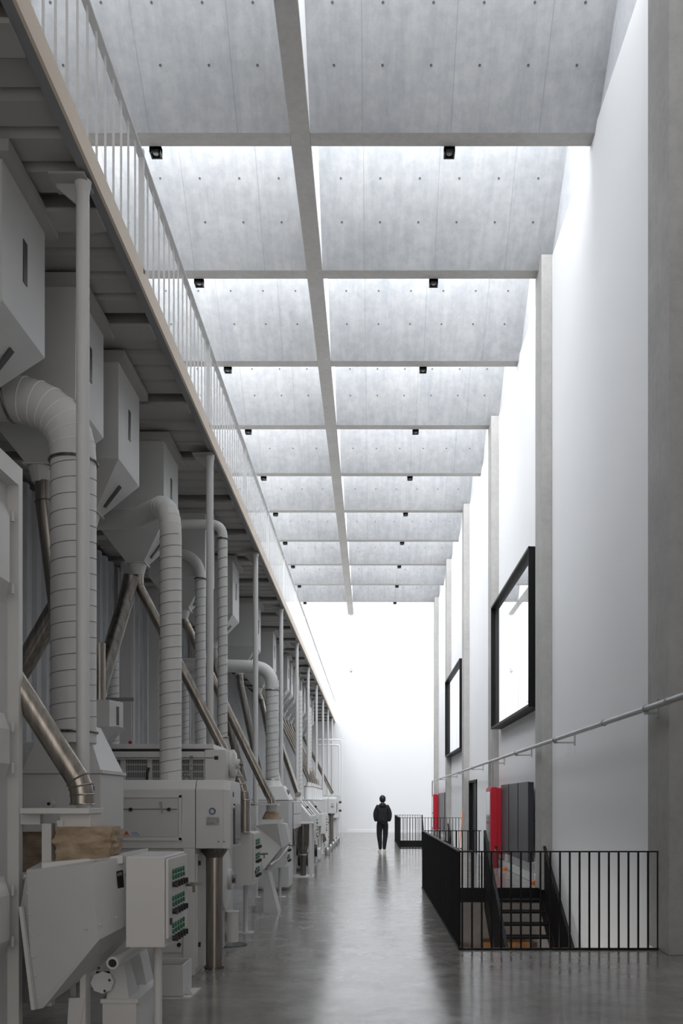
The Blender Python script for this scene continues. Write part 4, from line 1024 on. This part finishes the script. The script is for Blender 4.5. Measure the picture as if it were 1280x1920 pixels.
# trousers
V = [q(0, .0, 1.05), q(-.09, 0, .84), q(-.10, .012, .52), q(-.075, -.01, .28), q(-.07, -.01, .085), q(.09, 0, .84), q(.088, .012, .52), q(.06, -.01, .28), q(.052, -.01, .085)]
E = [(0, 1), (1, 2), (2, 3), (3, 4), (0, 5), (5, 6), (6, 7), (7, 8)]
R = [(.16, .12), (.105, .11), .088, .07, .052, (.098, .10), .082, .068, .052]
skin_mesh('trousers', V, E, R, M['cloth'], person)
for s, xx in ((-1, -.085), (1, .06)):
    o = MB(); prof = [(-.07, .036, .08), (-.03, .042, .10), (.05, .044, .08), (.12, .048, .06), (.18, .036, .045)]
    n = 14
    for (yy, w, hh) in prof:
        for k in range(n):
            a = PI * k / (n - 1); o.v.append(q(xx + s * .01 * (yy > .1) + w * math.cos(a), yy, hh * (max(0, math.sin(a)) ** .6)))
    for i in range(len(prof) - 1):
        for k in range(n): o.f.append((i * n + k, i * n + (k + 1) % n, (i + 1) * n + (k + 1) % n, (i + 1) * n + k))
    o.f.append(tuple(range(n))); o.f.append(tuple((len(prof) - 1) * n + k for k in range(n)))
    o.build('shoe', M['shoe'], person, smooth=True)
o = MB(); n = 24; m = 12; rnd = random.Random(2)
for i in range(m + 1):
    th = PI * .80 * i / m
    for k in range(n):
        ph = 2 * PI * k / n; fr = math.sin(ph) > .25 and th > 1.3
        rr = 1 + rnd.uniform(-.05, .05); rad = .70 if fr else 1
        o.v.append(q(.098 * math.sin(th) * math.cos(ph) * rr * rad, .0 + .112 * math.sin(th) * math.sin(ph) * rr * rad, 1.655 + .112 * math.cos(th) * (1 if th < 1.57 else 1.15)))
for i in range(m):
    for k in range(n): o.f.append((i * n + k, (i + 1) * n + k, (i + 1) * n + (k + 1) % n, i * n + (k + 1) % n))
o.build('hair', M['hair'], person, smooth=True)

# ------------------------------------------------------------------ light
def area(name, loc, rot, sx, sy, e, col=(.93, .965, 1.0)):
    l = bpy.data.lights.new(name, 'AREA'); l.shape = 'RECTANGLE'; l.size = sx; l.size_y = sy; l.energy = e; l.color = col
    o = bpy.data.objects.new(name, l); COL.objects.link(o); o.location = loc; o.rotation_euler = rot; return o
for n in range(-3, 10):
    y = YB0 + D * n + .04
    if n == 9: y += .0
    e = {-3: .25, -2: .35, -1: .5, 0: .85, 1: 1.0, 2: 1.05, 3: 1.05, 8: .8, 9: .6}.get(n, 1.0)
    for x0, x1 in ((-.85, 3.15), (-5.2, -1.2)):
        area('skylight', ((x0 + x1) / 2, y, 12.55), (math.radians(90 - 30), 0, 0), x1 - x0, 2.2, 300 * e)
area('rear_fill', (0, -3.8, 4.6), (math.radians(90), 0, 0), 8, 8.5, 185, (1, .955, .91))  # added fill light behind the camera, lifts the dim machine fronts
for yy in (13.0, 33.5): area('stairwell_fill', (.4, yy, -.6), (0, math.radians(-50), 0), .5, 5, 38, (1, .97, .93))  # added fill lights, brighten what shows down the stairwells
w = bpy.data.worlds.new('World'); bpy.context.scene.world = w; w.use_nodes = True
w.node_tree.nodes['Background'].inputs[0].default_value = (.85, .92, 1, 1); w.node_tree.nodes['Background'].inputs[1].default_value = .8

# ------------------------------------------------------------------ camera
cam = bpy.data.cameras.new('Camera'); co = bpy.data.objects.new('Camera', cam); COL.objects.link(co)
co.location = (0, 0, EYE); co.rotation_euler = (math.radians(90), 0, 0)
cam.sensor_width = 36; cam.lens = F / 1920 * 36; cam.shift_x = -(VX - 640) / 1920; cam.shift_y = (VY - 960) / 1920
cam.clip_start = .1; cam.clip_end = 200
sc = bpy.context.scene; sc.camera = co
sc.view_settings.view_transform = 'Standard'; sc.view_settings.look = 'None'; sc.view_settings.exposure = 0
sc.cycles.use_denoising = True; sc.cycles.max_bounces = 8; sc.cycles.diffuse_bounces = 5
